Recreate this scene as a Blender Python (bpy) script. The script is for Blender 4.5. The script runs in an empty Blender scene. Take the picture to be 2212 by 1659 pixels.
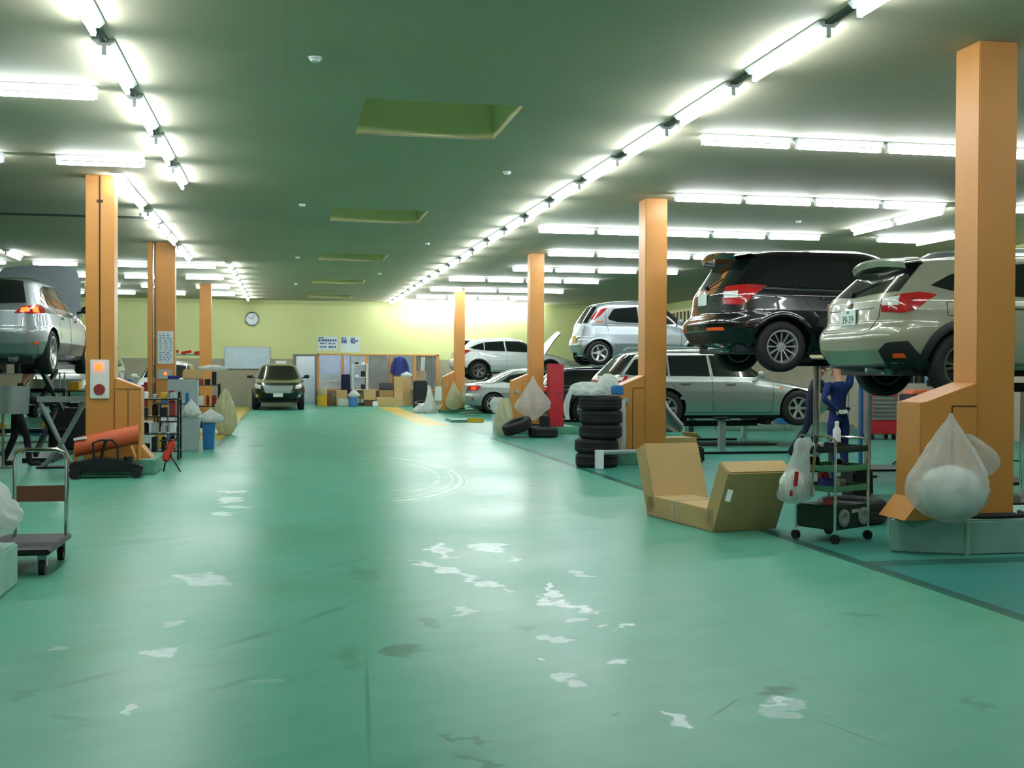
import bpy, bmesh, math, random
from math import sin, cos, tan, pi, radians as rad, sqrt, atan2, hypot
from mathutils import Vector, Matrix
SC = bpy.context.scene
COL = SC.collection
random.seed(7)

# ------------------------------------------------------------------ camera
FPX, CX, CY, CAMH = 2500.0, 1106.0, 829.5, 1.45
_yaw, _pit, _rol = math.atan(488 / FPX), math.atan(31.5 / FPX), 0.0045
_F = Vector((sin(_yaw) * cos(_pit), cos(_yaw) * cos(_pit), -sin(_pit)))
_R0 = Vector((cos(_yaw), -sin(_yaw), 0)); _U0 = _R0.cross(_F)
_R = _R0 * cos(_rol) + _U0 * sin(_rol); _U = _U0 * cos(_rol) - _R0 * sin(_rol)
cam_data = bpy.data.cameras.new('camera'); cam = bpy.data.objects.new('camera', cam_data)
COL.objects.link(cam)
cam.matrix_world = Matrix(((_R.x, _U.x, -_F.x, 0), (_R.y, _U.y, -_F.y, 0), (_R.z, _U.z, -_F.z, CAMH), (0, 0, 0, 1)))
cam_data.sensor_fit = 'HORIZONTAL'; cam_data.sensor_width = 36.0
cam_data.lens = 36.0 * FPX / 2212.0; cam_data.clip_end = 300
SC.camera = cam

def ray(u, v): return _F + _R * ((u - CX) / FPX) + _U * ((CY - v) / FPX)
def at_z(u, v, z=0.0):
    d = ray(u, v); return Vector((0, 0, CAMH)) + d * ((z - CAMH) / d.z)
def at_y(u, v, y):
    d = ray(u, v); return Vector((0, 0, CAMH)) + d * (y / d.y)

# ------------------------------------------------------------------ world, exposure
w = bpy.data.worlds.new('night'); SC.world = w; w.use_nodes = True
w.node_tree.nodes['Background'].inputs[0].default_value = (0.02, 0.03, 0.04, 1)
w.node_tree.nodes['Background'].inputs[1].default_value = 0.3
SC.view_settings.view_transform = 'Standard'; SC.view_settings.look = 'None'
SC.view_settings.gamma = 1.0; SC.view_settings.use_curve_mapping = False
SC.view_settings.exposure = 1.3
TUBE = 30.0
SC.cycles.use_denoising = True
SC.cycles.max_bounces = 7; SC.cycles.diffuse_bounces = 4; SC.cycles.glossy_bounces = 4
SC.cycles.transmission_bounces = 5; SC.cycles.transparent_max_bounces = 8
SC.cycles.sample_clamp_indirect = 6.0; SC.cycles.caustics_reflective = False; SC.cycles.caustics_refractive = False

# ------------------------------------------------------------------ materials
M = {}
def lin(c):
    if isinstance(c, str): c = [int(c[i:i + 2], 16) / 255 for i in (0, 2, 4)]
    return tuple((x / 12.92 if x <= .04045 else ((x + .055) / 1.055) ** 2.4) for x in c) + (1,)
def mat(name, col, rough=.5, metal=0., var=.06, scale=6., bump=0., emit=None, es=0., coat=0., trans=0., ior=1.45, alpha=1., sss=0.):
    m = bpy.data.materials.new(name); m.use_nodes = True; nt = m.node_tree; b = nt.nodes['Principled BSDF']
    c = lin(col)
    tc = nt.nodes.new('ShaderNodeTexCoord'); no = nt.nodes.new('ShaderNodeTexNoise')
    no.inputs['Scale'].default_value = scale; no.inputs['Detail'].default_value = 3
    nt.links.new(tc.outputs['Object'], no.inputs['Vector'])
    mx = nt.nodes.new('ShaderNodeMix'); mx.data_type = 'RGBA'
    mx.inputs[6].default_value = tuple(min(1, x * (1 - var * 2)) for x in c[:3]) + (1,)
    mx.inputs[7].default_value = tuple(min(1, x * (1 + var * 2)) for x in c[:3]) + (1,)
    nt.links.new(no.outputs[0], mx.inputs[0]); nt.links.new(mx.outputs[2], b.inputs['Base Color'])
    b.inputs['Roughness'].default_value = rough; b.inputs['Metallic'].default_value = metal
    b.inputs['Coat Weight'].default_value = coat; b.inputs['Coat Roughness'].default_value = .03
    b.inputs['Transmission Weight'].default_value = trans; b.inputs['IOR'].default_value = ior
    b.inputs['Alpha'].default_value = alpha
    if sss: b.inputs['Subsurface Weight'].default_value = sss; b.inputs['Subsurface Scale'].default_value = .05
    if bump:
        bp = nt.nodes.new('ShaderNodeBump'); bp.inputs['Strength'].default_value = bump; bp.inputs['Distance'].default_value = .02
        nt.links.new(no.outputs[0], bp.inputs['Height']); nt.links.new(bp.outputs[0], b.inputs['Normal'])
    if emit:
        b.inputs['Emission Color'].default_value = lin(emit); b.inputs['Emission Strength'].default_value = es
    M[name] = m; return m
def paint(name, col, metal=.5, rough=.32): return mat(name, col, rough, metal, .03, 40, coat=1.)

mat('orange', 'bf823e', .42, var=.05, scale=1.5)
mat('orange_dark', '3c2410', .7)
mat('peach', 'c4572e', .55)
mat('concrete_green', '4f8a72', .6, scale=5, var=.2)
mat('plinth_grey', '7fa89c', .6, scale=4, var=.15); mat('plinth_pale', '8fb8a6', .6, scale=4, var=.15)
mat('steel', '8f979a', .3, 1.); mat('chrome', 'd8dcde', .1, 1.); mat('dark_steel', '23282b', .45, .6)
mat('grey_metal', '7d8a86', .45, .2); mat('black', '0b0c0e', .55); mat('black_gloss', '0a0c10', .12)
mat('rubber', '101213', .75, var=.3, scale=30); mat('white_paint', 'dfe3e0', .45); mat('white_paper', 'cfdcdc', .7)
mat('grey_plastic', '9aa8a8', .5); mat('blue_plastic', '2c6fa8', .4); mat('blue_cloth', '22306e', .85, bump=.3)
mat('foam', 'e2e6dc', .8, bump=.4, scale=14); mat('navy_cloth', '0b2458', .85, bump=.3, scale=12); mat('navy_dark', '0a1330', .85, bump=.3); mat('dark_cloth', '0b0d14', .9)
mat('skin', 'b98a70', .6); mat('hair', '1a1412', .8); mat('glove', 'cfd6c6', .85, bump=.3); mat('cap', '5a5f60', .8)
mat('cardboard', 'b89b6a', .8, var=.05, scale=3); mat('card_dark', '8d744a', .8)
mat('tape', 'd9d6cc', .4); mat('red', 'a8202a', .4); mat('red_dull', '8c2f2c', .6); mat('red_cloth', 'c23c22', .7, bump=.4)
mat('yellow', 'c8a020', .5); mat('green_shelf', '3d7d57', .5); mat('green_dark', '14281f', .5, .3)
mat('glass_dark', '0c1214', .04, 0, coat=1.); mat('trim_black', '15181a', .5)
mat('plate_white', 'c6d6cc', .5); mat('plate_yellow', 'd0a818', .5); mat('plate_ink', '1f4a36', .6); mat('ink', '3a4a80', .6)
mat('lamp_red', '9c1418', .15, coat=1., var=.2, scale=9.); mat('lamp_clear', 'c9cfc9', .15, coat=1.); mat('lamp_orange', 'e0551a', .3)
mat('lamp_lit', 'ff3010', .3, emit='ff3a10', es=4.); mat('lamp_red_lit', 'd82010', .2, emit='e03010', es=1.6)
mat('tube', 'ffffff', .4, emit='f2fbff', es=TUBE)
mat('fixture', 'e6eae8', .4); mat('taupe_frame', '74786a', .6); mat('bonnet_under', '7c8488', .6); mat('lift_dark', '3a4246', .45, .4); mat('conduit', '3b443f', .6)
mat('cream_wall', 'eee2b4', .8, var=.03, scale=1.)
mat('office_white', 'd8dce0', .7); mat('brown', '6a4630', .7); mat('sign_white', 'dfe6e8', .5)
mat('bluish_board', 'b9cdd6', .3)

def plastic_film(name, col, alpha, milk=.5):
    m = bpy.data.materials.new(name); m.use_nodes = True; nt = m.node_tree; b = nt.nodes['Principled BSDF']; out = nt.nodes['Material Output']
    b.inputs['Base Color'].default_value = lin(col); b.inputs['Roughness'].default_value = .35
    tl = nt.nodes.new('ShaderNodeBsdfTranslucent'); tl.inputs[0].default_value = lin(col)
    a = nt.nodes.new('ShaderNodeMixShader'); a.inputs[0].default_value = milk
    nt.links.new(b.outputs[0], a.inputs[1]); nt.links.new(tl.outputs[0], a.inputs[2])
    tp = nt.nodes.new('ShaderNodeBsdfTransparent'); mx = nt.nodes.new('ShaderNodeMixShader')
    tc = nt.nodes.new('ShaderNodeTexCoord'); no = nt.nodes.new('ShaderNodeTexNoise'); no.inputs['Scale'].default_value = 5
    nt.links.new(tc.outputs['Object'], no.inputs[0]); mr = nt.nodes.new('ShaderNodeMapRange')
    mr.inputs[3].default_value = alpha - .14; mr.inputs[4].default_value = min(1, alpha + .14)
    nt.links.new(no.outputs[0], mr.inputs[0]); nt.links.new(mr.outputs[0], mx.inputs[0])
    nt.links.new(tp.outputs[0], mx.inputs[1]); nt.links.new(a.outputs[0], mx.inputs[2]); nt.links.new(mx.outputs[0], out.inputs[0])
    bp = nt.nodes.new('ShaderNodeBump'); bp.inputs['Strength'].default_value = .5; bp.inputs['Distance'].default_value = .03
    nt.links.new(no.outputs[0], bp.inputs['Height']); nt.links.new(bp.outputs[0], b.inputs['Normal'])
    M[name] = m
plastic_film('film_white', 'd6dad6', .46); plastic_film('film_cream', 'd2d2b0', .8); plastic_film('film_dense', 'dfe6e2', .93)
plastic_film('window_glass', 'c8d4d8', .12, .1)

# ------------------------------------------------------------------ floor / wall / ceiling materials
class NT:
    def __init__(s, name):
        s.m = bpy.data.materials.new(name); s.m.use_nodes = True; s.t = s.m.node_tree; s.b = s.t.nodes['Principled BSDF']; M[name] = s.m
    def n(s, typ, **kw):
        x = s.t.nodes.new(typ)
        for k, v in kw.items(): setattr(x, k, v)
        return x
    def put(s, sock, v):
        if isinstance(v, bpy.types.NodeSocket): s.t.links.new(v, sock)
        else: sock.default_value = v
    def math(s, op, a, b=0., clamp=False):
        x = s.n('ShaderNodeMath', operation=op); x.use_clamp = clamp; s.put(x.inputs[0], a); s.put(x.inputs[1], b); return x.outputs[0]
    def ramp(s, v, lo, hi, a=0., b=1.):
        x = s.n('ShaderNodeMapRange'); s.put(x.inputs[0], v); s.put(x.inputs[1], lo); s.put(x.inputs[2], hi); s.put(x.inputs[3], a); s.put(x.inputs[4], b); return x.outputs[0]
    def mix(s, f, a, b):
        x = s.n('ShaderNodeMix', data_type='RGBA'); s.put(x.inputs[0], f); s.put(x.inputs[6], a); s.put(x.inputs[7], b); return x.outputs[2]
    def noise(s, vec, sc, det=3., rough=.5):
        x = s.n('ShaderNodeTexNoise'); s.put(x.inputs['Vector'], vec); x.inputs['Scale'].default_value = sc; x.inputs['Detail'].default_value = det
        x.inputs['Roughness'].default_value = rough; return x.outputs[0]
    def mapv(s, vec, loc=(0, 0, 0), rot=0., sc=(1, 1, 1), typ='TEXTURE'):
        x = s.n('ShaderNodeMapping', vector_type=typ); s.put(x.inputs[0], vec); x.inputs[1].default_value = loc; x.inputs[2].default_value = (0, 0, rot); x.inputs[3].default_value = sc; return x.outputs[0]
    def length(s, vec):
        x = s.n('ShaderNodeVectorMath', operation='LENGTH'); s.put(x.inputs[0], vec); return x.outputs[1]

f = NT('floor_epoxy')
P = f.n('ShaderNodeNewGeometry').outputs['Position']
sep = f.n('ShaderNodeSeparateXYZ'); f.put(sep.inputs[0], P); px, py = sep.outputs[0], sep.outputs[1]
n1 = f.noise(P, .55, 4); n2 = f.noise(P, 3., 4, .5); n3 = f.noise(f.mapv(P, sc=(1, .3, 1), rot=.4), 1.6, 4); nf = f.noise(P, 24., 3)
base = f.mix(f.ramp(n1, .35, .65), lin('468e72'), lin('509880'))
base = f.mix(f.ramp(n3, .35, .9, 0, .6), base, lin('62a48e'))
base = f.mix(f.ramp(n2, .3, .9, 0, .3), base, lin('70ac98'))
# bays beyond the dark line on the right are a deeper teal
bay = f.math('GREATER_THAN', px, 4.25)
base = f.mix(f.math('MULTIPLY', bay, .62), base, lin('2c7870'))
def band(x0, x1, y0, y1):
    a = f.math('MULTIPLY', f.math('GREATER_THAN', px, x0), f.math('LESS_THAN', px, x1))
    b = f.math('MULTIPLY', f.math('GREATER_THAN', py, y0), f.math('LESS_THAN', py, y1))
    return f.math('MULTIPLY', a, b)
lay = lambda fac, col: f.mix(fac, base, lin(col))
base = lay(f.math('MULTIPLY', band(4.3, 14., -5, 7.95), .4), '1c6068')
base = lay(f.math('MULTIPLY', band(4.2, 4.32, -3, 24), .8), '1c4440')
base = lay(f.math('MULTIPLY', band(4.32, 8, 7.9, 8.12), .7), '1c4440')
base = lay(f.math('MULTIPLY', band(3.42, 4.12, 29.5, 44.), f.ramp(n2, .3, .6, .6, .95)), 'c49a1c')
base = lay(f.math('MULTIPLY', band(-2.3, -1.25, 24., 45.), .9), 'b59a30')
base = lay(f.math('MULTIPLY', band(-1.3, -1.18, 22., 45.), .6), '2c4038')
wear_reflect = None
dist = f.n('ShaderNodeVectorMath', operation='SUBTRACT'); f.put(dist.inputs[0], f.n('ShaderNodeTexNoise').outputs[1]); dist.inputs[1].default_value = (.5, .5, .5)
nz = dist.inputs[0].links[0].from_node; f.put(nz.inputs['Vector'], P); nz.inputs['Scale'].default_value = 4.5; nz.inputs['Detail'].default_value = 6
dsc = f.n('ShaderNodeVectorMath', operation='SCALE'); f.put(dsc.inputs[0], dist.outputs[0]); dsc.inputs['Scale'].default_value = .55
wp = f.n('ShaderNodeVectorMath', operation='ADD'); f.put(wp.inputs[0], P); f.put(wp.inputs[1], dsc.outputs[0]); WP = wp.outputs[0]
def spot(u, v, du, dv, rot=0., soft=.25):
    a = at_z(u, v); b = at_z(u + du, v); c = at_z(u, v - dv)
    L = f.length(f.mapv(WP, loc=(a.x, a.y, 0), rot=rot, sc=(max(.02, .85 * (b - a).length), max(.02, .9 * (c - a).length), 1)))
    return f.ramp(L, 1., 1. - soft, 0, 1)
def mx_(a, b): return b if a is None else f.math('MAXIMUM', a, b)
for (u, v, du, dv, r, k) in [(955, 1188, 22, 18, 0, .9), (988, 1240, 22, 40, .35, .9), (1050, 1180, 48, 12, .25, .9), (1110, 1207, 22, 6, 0, .6), (1185, 1275, 20, 18, 0, .95),
    (1215, 1305, 30, 24, .3, .95), (1255, 1342, 40, 8, .2, .5), (1345, 1355, 32, 6, 0, .8), (1210, 1382, 40, 7, .2, .7), (1330, 1431, 45, 8, 0, .85), (1178, 1425, 22, 8, -.3, .6), (1232, 1470, 40, 14, 0, .6),
    (1480, 1560, 35, 18, 0, .8), (1250, 1237, 30, 6, 0, .5), (360, 1410, 26, 14, 0, .6), (285, 1530, 26, 14, 0, .5), (440, 1250, 60, 16, .6, .5), (495, 1080, 36, 8, 0, .6), (1000, 1320, 28, 6, 0, .4),
    (500, 1062, 42, 4, 0, .6), (505, 1095, 40, 3, 0, .5), (480, 1110, 30, 5, 0, .5), (380, 1350, 50, 6, .2, .3), (120, 1400, 40, 6, .2, .3), (1700, 1530, 70, 20, 0, .35), (1690, 1522, 58, 5, 0, .8), (600, 1470, 60, 10, 0, .15)]:
    wear_reflect = mx_(wear_reflect, f.math('MULTIPLY', spot(u, v, du, dv, r), k))
wear_reflect = f.math('MULTIPLY', wear_reflect, f.ramp(f.noise(f.mapv(P, sc=(1, .35, 1)), 7., 5, .7), .3, .5, .35, 1))
base = f.mix(wear_reflect, base, lin('d6e8e6'))  # worn paint and some mirror reflections, both painted as pale patches
dirt = None
for (u, v, du, dv, k) in [(880, 1400, 58, 18, .8), (925, 1345, 36, 14, .6), (785, 1240, 30, 22, .4), (750, 1420, 36, 30, .4), (1010, 1588, 28, 8, .6), (1040, 1640, 36, 26, .7), (1680, 1502, 62, 16, .9), (1340, 1545, 24, 8, .5),
    (300, 1170, 70, 8, .35), (555, 963, 28, 3, .7), (1880, 1330, 60, 8, .5), (60, 1500, 50, 14, .35), (180, 1550, 60, 12, .3), (1135, 1360, 24, 8, .4), (940, 1170, 40, 8, .3), (2110, 1520, 40, 14, .4), (1150, 1050, 20, 3, .5)]:
    dirt = mx_(dirt, f.math('MULTIPLY', spot(u, v, du, dv, 0, .5), k))
def streak(u0, v0, u1, v1, wd, soft=.8):
    a, b = at_z(u0, v0), at_z(u1, v1); c_ = (a + b) / 2
    L = f.length(f.mapv(P, loc=(c_.x, c_.y, 0), rot=atan2(b.y - a.y, b.x - a.x), sc=((b - a).length / 2, wd, 1))); return f.ramp(L, 1., 1. - soft, 0, 1)
for (a_, b_, c_, d_, wd, k) in [(430, 1410, 640, 1350, .05, .5), (600, 1362, 800, 1290, .05, .45), (420, 1500, 600, 1450, .05, .4), (790, 1380, 800, 1700, .015, .6), (700, 940, 600, 925, .09, .45), (520, 1270, 900, 1180, .06, .25), (1520, 1560, 1610, 1500, .01, .9), (1700, 1530, 1990, 1640, .008, .6), (300, 1170, 480, 1150, .08, .3), (60, 1500, 300, 1440, .04, .4), (750, 1450, 760, 1380, .06, .3)]:
    dirt = mx_(dirt, f.math('MULTIPLY', streak(a_, b_, c_, d_, wd), k))
base = f.mix(dirt, base, lin('2d6a50'))
# curved white tyre marks: rings about a centre
cen = at_z(700, 1020); rings = None
for (R_, wd, k) in [(1.52, .035, .8), (1.42, .02, .6), (1.24, .03, .5), (1.60, .015, .5), (1.1, .02, .3)]:
    c0 = at_z(880, 1010); L = f.length(f.mapv(P, loc=(c0.x - .95, c0.y - .9, 0), sc=(1, 2.3, 1)))
    g = f.ramp(f.math('ABSOLUTE', f.math('SUBTRACT', L, R_)), wd, 0, 0, k); rings = mx_(rings, g)
rings = f.math('MULTIPLY', rings, f.math('MULTIPLY', f.math('GREATER_THAN', px, at_z(880, 1010).x - .6), band(-1, 3.5, 10.2, 19)))
base = f.mix(f.math('MULTIPLY', rings, f.ramp(n2, .35, .55)), base, lin('b8d8c4'))
f.put(f.b.inputs['Base Color'], base)
f.put(f.b.inputs['Roughness'], f.ramp(n1, .3, .7, .29, .40))
bp = f.n('ShaderNodeBump'); bp.inputs['Strength'].default_value = .2; bp.inputs['Distance'].default_value = .004
f.put(bp.inputs['Height'], f.noise(P, 3., 3)); f.put(f.b.inputs['Normal'], bp.outputs[0])

f.b.inputs['Specular IOR Level'].default_value = .14; f.b.inputs['IOR'].default_value = 1.35
c = NT('ceiling_board')
P = c.n('ShaderNodeNewGeometry').outputs['Position']; sep = c.n('ShaderNodeSeparateXYZ'); c.put(sep.inputs[0], P)
cb = c.mix(c.ramp(c.noise(P, .5), .3, .7), lin('aaa48c'), lin('b2ac94'))
fr = c.math('FRACT', c.math('DIVIDE', sep.outputs[0], .91)); seam = c.math('LESS_THAN', fr, .006)
cb = c.mix(c.math('MULTIPLY', seam, .15), cb, lin('506050'))
c.put(c.b.inputs['Base Color'], cb); c.b.inputs['Roughness'].default_value = .75

k = NT('wall_paint')
P = k.n('ShaderNodeNewGeometry').outputs['Position']; sep = k.n('ShaderNodeSeparateXYZ'); k.put(sep.inputs[0], P)
up = k.math('GREATER_THAN', sep.outputs[2], 1.82)
lo = k.mix(k.ramp(k.noise(P, 1.2), .3, .7), lin('98907a'), lin('a29a84'))
hi = k.mix(k.ramp(k.noise(P, .4), .3, .7), lin('c8cc8c'), lin('ced296'))
k.put(k.b.inputs['Base Color'], k.mix(up, lo, hi)); k.b.inputs['Roughness'].default_value = .7

# ------------------------------------------------------------------ mesh collector
class MB:
    def __init__(s): s.v = []; s.f = []; s.mi = []; s.cur = 0
    def add(s, vs, fs):
        o = len(s.v); s.v += [tuple(v) for v in vs]; s.f += [tuple(i + o for i in q) for q in fs]; s.mi += [s.cur] * len(fs); return s
    def box(s, c, d, rz=0., rx=0., ry=0., tp=1., ty=None):
        ty = tp if ty is None else ty
        R = Matrix.Rotation(rz, 3, 'Z') @ Matrix.Rotation(ry, 3, 'Y') @ Matrix.Rotation(rx, 3, 'X'); vs = []
        for z in (-.5, .5):
            for x, y in ((-.5, -.5), (.5, -.5), (.5, .5), (-.5, .5)):
                t = (tp, ty) if z > 0 else (1, 1)
                vs.append(R @ Vector((x * d[0] * t[0], y * d[1] * t[1], z * d[2])) + Vector(c))
        return s.add(vs, [(3, 2, 1, 0), (4, 5, 6, 7), (0, 1, 5, 4), (1, 2, 6, 5), (2, 3, 7, 6), (3, 0, 4, 7)])
    def bb(s, x0, x1, y0, y1, z0, z1): return s.box(((x0 + x1) / 2, (y0 + y1) / 2, (z0 + z1) / 2), (x1 - x0, y1 - y0, z1 - z0))
    def ring_loft(s, rings, cap=True, closed=False):
        n = len(rings[0]); o = len(s.v); vs = [p for r in rings for p in r]; fs = []
        m = len(rings)
        for i in range(m if closed else m - 1):
            a, b = i * n, ((i + 1) % m) * n
            for j in range(n): fs.append((a + j, a + (j + 1) % n, b + (j + 1) % n, b + j))
        if cap and not closed: fs.append(tuple(range(n - 1, -1, -1))); fs.append(tuple((m - 1) * n + j for j in range(n)))
        return s.add(vs, fs)
    def cyl(s, a, b, r, r2=None, n=16, cap=True):
        r2 = r if r2 is None else r2; a, b = Vector(a), Vector(b); d = (b - a).normalized()
        x = d.orthogonal().normalized(); y = d.cross(x)
        ring = lambda c, q: [c + x * (q * cos(2 * pi * i / n)) + y * (q * sin(2 * pi * i / n)) for i in range(n)]
        return s.ring_loft([ring(a, r), ring(b, r2)], cap)
    def tube(s, pts, r, n=8, cap=True, closed=False):
        pts = [Vector(p) for p in pts]; m = len(pts); rs = r if isinstance(r, (list, tuple)) else [r] * m; rings = []; x = None
        for i, p in enumerate(pts):
            if closed: d = pts[(i + 1) % m] - pts[i - 1]
            else: d = pts[min(i + 1, m - 1)] - pts[max(i - 1, 0)]
            d.normalize()
            if x is None: x = d.orthogonal().normalized()
            x = (x - d * x.dot(d)).normalized(); y = d.cross(x)
            rings.append([p + x * (rs[i] * cos(2 * pi * j / n)) + y * (rs[i] * sin(2 * pi * j / n)) for j in range(n)])
        return s.ring_loft(rings, cap, closed)
    def lathe(s, prof, c=(0, 0, 0), ax='Z', n=32, closed=False):
        rings = []
        for (r, h) in prof:
            ring = []
            for j in range(n):
                a = 2 * pi * j / n
                if ax == 'Z': p = (c[0] + r * cos(a), c[1] + r * sin(a), c[2] + h)
                elif ax == 'Y': p = (c[0] + r * cos(a), c[1] + h, c[2] + r * sin(a))
                else: p = (c[0] + h, c[1] + r * cos(a), c[2] + r * sin(a))
                ring.append(p)
            rings.append(ring)
        return s.ring_loft(rings, not closed, closed)
    def prism(s, poly, a, b, ax='Y'):
        f = {'Y': lambda p, t: (p[0], t, p[1]), 'X': lambda p, t: (t, p[0], p[1]), 'Z': lambda p, t: (p[0], p[1], t)}[ax]
        n = len(poly); vs = [f(p, a) for p in poly] + [f(p, b) for p in poly]
        return s.add(vs, [tuple(range(n)), tuple(range(2 * n - 1, n - 1, -1))] + [(i, i + n, (i + 1) % n + n, (i + 1) % n) for i in range(n)])
    def grid(s, rows):
        n = len(rows[0]); vs = [p for r in rows for p in r]
        return s.add(vs, [(i * n + j, i * n + j + 1, (i + 1) * n + j + 1, (i + 1) * n + j) for i in range(len(rows) - 1) for j in range(n - 1)])
    def xf(s, mtx): s.v = [tuple(mtx @ Vector(v)) for v in s.v]; return s
    def build(s, name, m, parent=None, loc=(0, 0, 0), rz=0., smooth=30, bevel=0., fix=True, mods=None):
        me = bpy.data.meshes.new(name); me.from_pydata(s.v, [], s.f)
        ms = m if isinstance(m, (list, tuple)) else [m]
        for q in ms: me.materials.append(M[q])
        if len(ms) > 1: me.polygons.foreach_set('material_index', s.mi)
        if fix:
            bm = bmesh.new(); bm.from_mesh(me); bmesh.ops.recalc_face_normals(bm, faces=bm.faces); bm.to_mesh(me); bm.free()
        if bevel:
            bm = bmesh.new(); bm.from_mesh(me)
            bmesh.ops.bevel(bm, geom=[e for e in bm.edges if e.is_manifold and e.calc_face_angle(0) > .5], offset=bevel, segments=2, affect='EDGES', clamp_overlap=True)
            bm.to_mesh(me); bm.free()
        if smooth:
            me.polygons.foreach_set('use_smooth', [True] * len(me.polygons)); me.set_sharp_from_angle(angle=rad(smooth))
        me.update(); o = bpy.data.objects.new(name, me); COL.objects.link(o)
        o.location = loc; o.rotation_euler = (0, 0, rz)
        if parent: o.parent = parent
        return o

def tag(o, label, cat, group=None, kind=None):
    o['label'] = label; o['category'] = cat
    if group: o['group'] = group
    if kind: o['kind'] = kind
    return o
def thing(name, label, cat, loc=(0, 0, 0), rz=0., group=None):
    o = bpy.data.objects.new(name, None); o.empty_display_size = .2; COL.objects.link(o)
    o.location = loc; o.rotation_euler = (0, 0, rz); return tag(o, label, cat, group)
def kids(o): return [c for c in bpy.data.objects if c.parent == o]
def copy_tree(o, loc=None, rz=None, label=None, parent=None, group=None):
    ch = kids(o); c = o.copy(); COL.objects.link(c)
    if parent: c.parent = parent
    if loc is not None: c.location = loc
    if rz is not None: c.rotation_euler = (0, 0, rz)
    if label: c['label'] = label
    if group: c['group'] = group
    for q in ch: copy_tree(q, parent=c)
    return c
def text(body, size, name, m, parent, mtx, ext=.001, sx=1.):
    cu = bpy.data.curves.new(name, 'FONT'); cu.body = body; cu.size = size; cu.align_x = 'CENTER'; cu.align_y = 'CENTER'; cu.extrude = ext
    o = bpy.data.objects.new(name, cu); COL.objects.link(o); dg = bpy.context.evaluated_depsgraph_get(); dg.update()
    me = bpy.data.meshes.new_from_object(o.evaluated_get(dg)); bpy.data.objects.remove(o); bpy.data.curves.remove(cu)
    for v in me.vertices: v.co.x *= sx
    me.transform(mtx); me.materials.clear(); me.materials.append(M[m]); me.name = name
    o = bpy.data.objects.new(name, me); COL.objects.link(o); o.parent = parent; return o
def struct(o): o['kind'] = 'structure'; return o

# ------------------------------------------------------------------ building shell
X0, X1, Y0, Y1, H = -13., 15., -6., 46., 4.1
m = MB(); m.bb(X0 - .2, X1 + .2, Y0 - .2, Y1 + 5.2, -.2, 0); struct(m.build('floor', 'floor_epoxy', smooth=0))
SKY = [(.76, 2.35, y, y + 1.77) for y in (3.75, 11.45, 19.35, 27.0, 34.8)] + [(.76, 2.35, 42.3, 43.9)]
m = MB(); ys = [Y0 - .2] + [q for s_ in SKY for q in (s_[2], s_[3])] + [Y1 + .2]
m.bb(X0 - .2, .76, Y0 - .2, Y1 + .2, H, H + .02); m.bb(2.35, X1 + .2, Y0 - .2, Y1 + .2, H, H + .02)
for i in range(0, len(ys), 2): m.bb(.76, 2.35, ys[i], ys[i + 1], H, H + .02)
struct(m.build('ceiling', 'ceiling_board', smooth=0))
for i, (a, b, y, y2) in enumerate(SKY):
    m = MB()
    m.bb(a - .03, a, y - .03, y2 + .03, H + .02, H + .62); m.bb(b, b + .03, y - .03, y2 + .03, H + .02, H + .62)
    m.bb(a, b, y - .03, y, H + .02, H + .62); m.bb(a, b, y2, y2 + .03, H + .02, H + .62); m.bb(a - .03, b + .03, y - .03, y2 + .03, H + .62, H + .66)
    struct(m.build('window_%d' % (i + 2), 'cream_wall', smooth=0))
# back wall with the doorway and the office window band
DX0, DX1, DZ = .38, 1.12, 1.93; WX0, WX1, WZ0, WZ1 = 1.24, 5.94, .62, 1.98
m = MB()
m.bb(X0, DX0, Y1, Y1 + .15, 0, H); m.bb(DX0, DX1, Y1, Y1 + .15, DZ, H); m.bb(DX1, WX0, Y1, Y1 + .15, 0, H)
m.bb(WX0, WX1, Y1, Y1 + .15, WZ1, H); m.bb(WX0, WX1, Y1, Y1 + .15, 0, WZ0); m.bb(WX1, X1, Y1, Y1 + .15, 0, H)
struct(m.build('wall_back', 'wall_paint', smooth=0))
m = MB(); m.bb(X0 - .15, X0, Y0, Y1 + .15, 0, H); struct(m.build('wall_left', 'wall_paint', smooth=0))
m = MB(); m.bb(X1, X1 + .15, Y0, Y1 + .15, 0, H); struct(m.build('wall_right', 'wall_paint', smooth=0))
m = MB(); m.bb(X0 - .15, X1 + .15, Y0 - .15, Y0, 0, H); struct(m.build('wall_front', 'wall_paint', smooth=0))

# ------------------------------------------------------------------ fluorescent fixtures
def fixture(L, y_axis):
    m = MB(); m.prism([(-.085, -.001), (-.085, -.012), (-.045, -.05), (.045, -.05), (.085, -.012), (.085, -.001)], -L / 2 - .03, L / 2 + .03)  # white flared wings widen the housing to imitate the tubes' bloom
    for s in (-1, 1): m.box((0, s * (L / 2 + .015), -.08), (.035, .03, .08))
    r = m.build('ceiling_light', 'fixture', smooth=0)
    t = MB(); t.cyl((0, -L / 2, -.095), (0, L / 2, -.095), .024, n=8); t.build('tube', 'tube', r, smooth=60)
    if not y_axis: r.rotation_euler = (0, 0, pi / 2)
    return r
ORD = ['nearest', 'second', 'third', 'fourth', 'fifth', 'sixth', 'seventh', 'eighth', 'ninth', 'tenth', 'eleventh', 'twelfth', 'thirteenth', 'fourteenth', 'fifteenth', 'sixteenth', 'seventeenth', 'eighteenth', 'nineteenth', 'twentieth', 'twenty-first', 'twenty-second', 'twenty-third', 'twenty-fourth', 'twenty-fifth', 'twenty-sixth']
_fa, _fb = fixture(1.38, True), fixture(1.0, False); _used = set()
def place_fix(proto, x, y, label, group):
    r = proto if proto not in _used else copy_tree(proto)
    _used.add(proto); r.location = (x, y, H); tag(r, label, 'ceiling light', group); return r
n = 0
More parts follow.
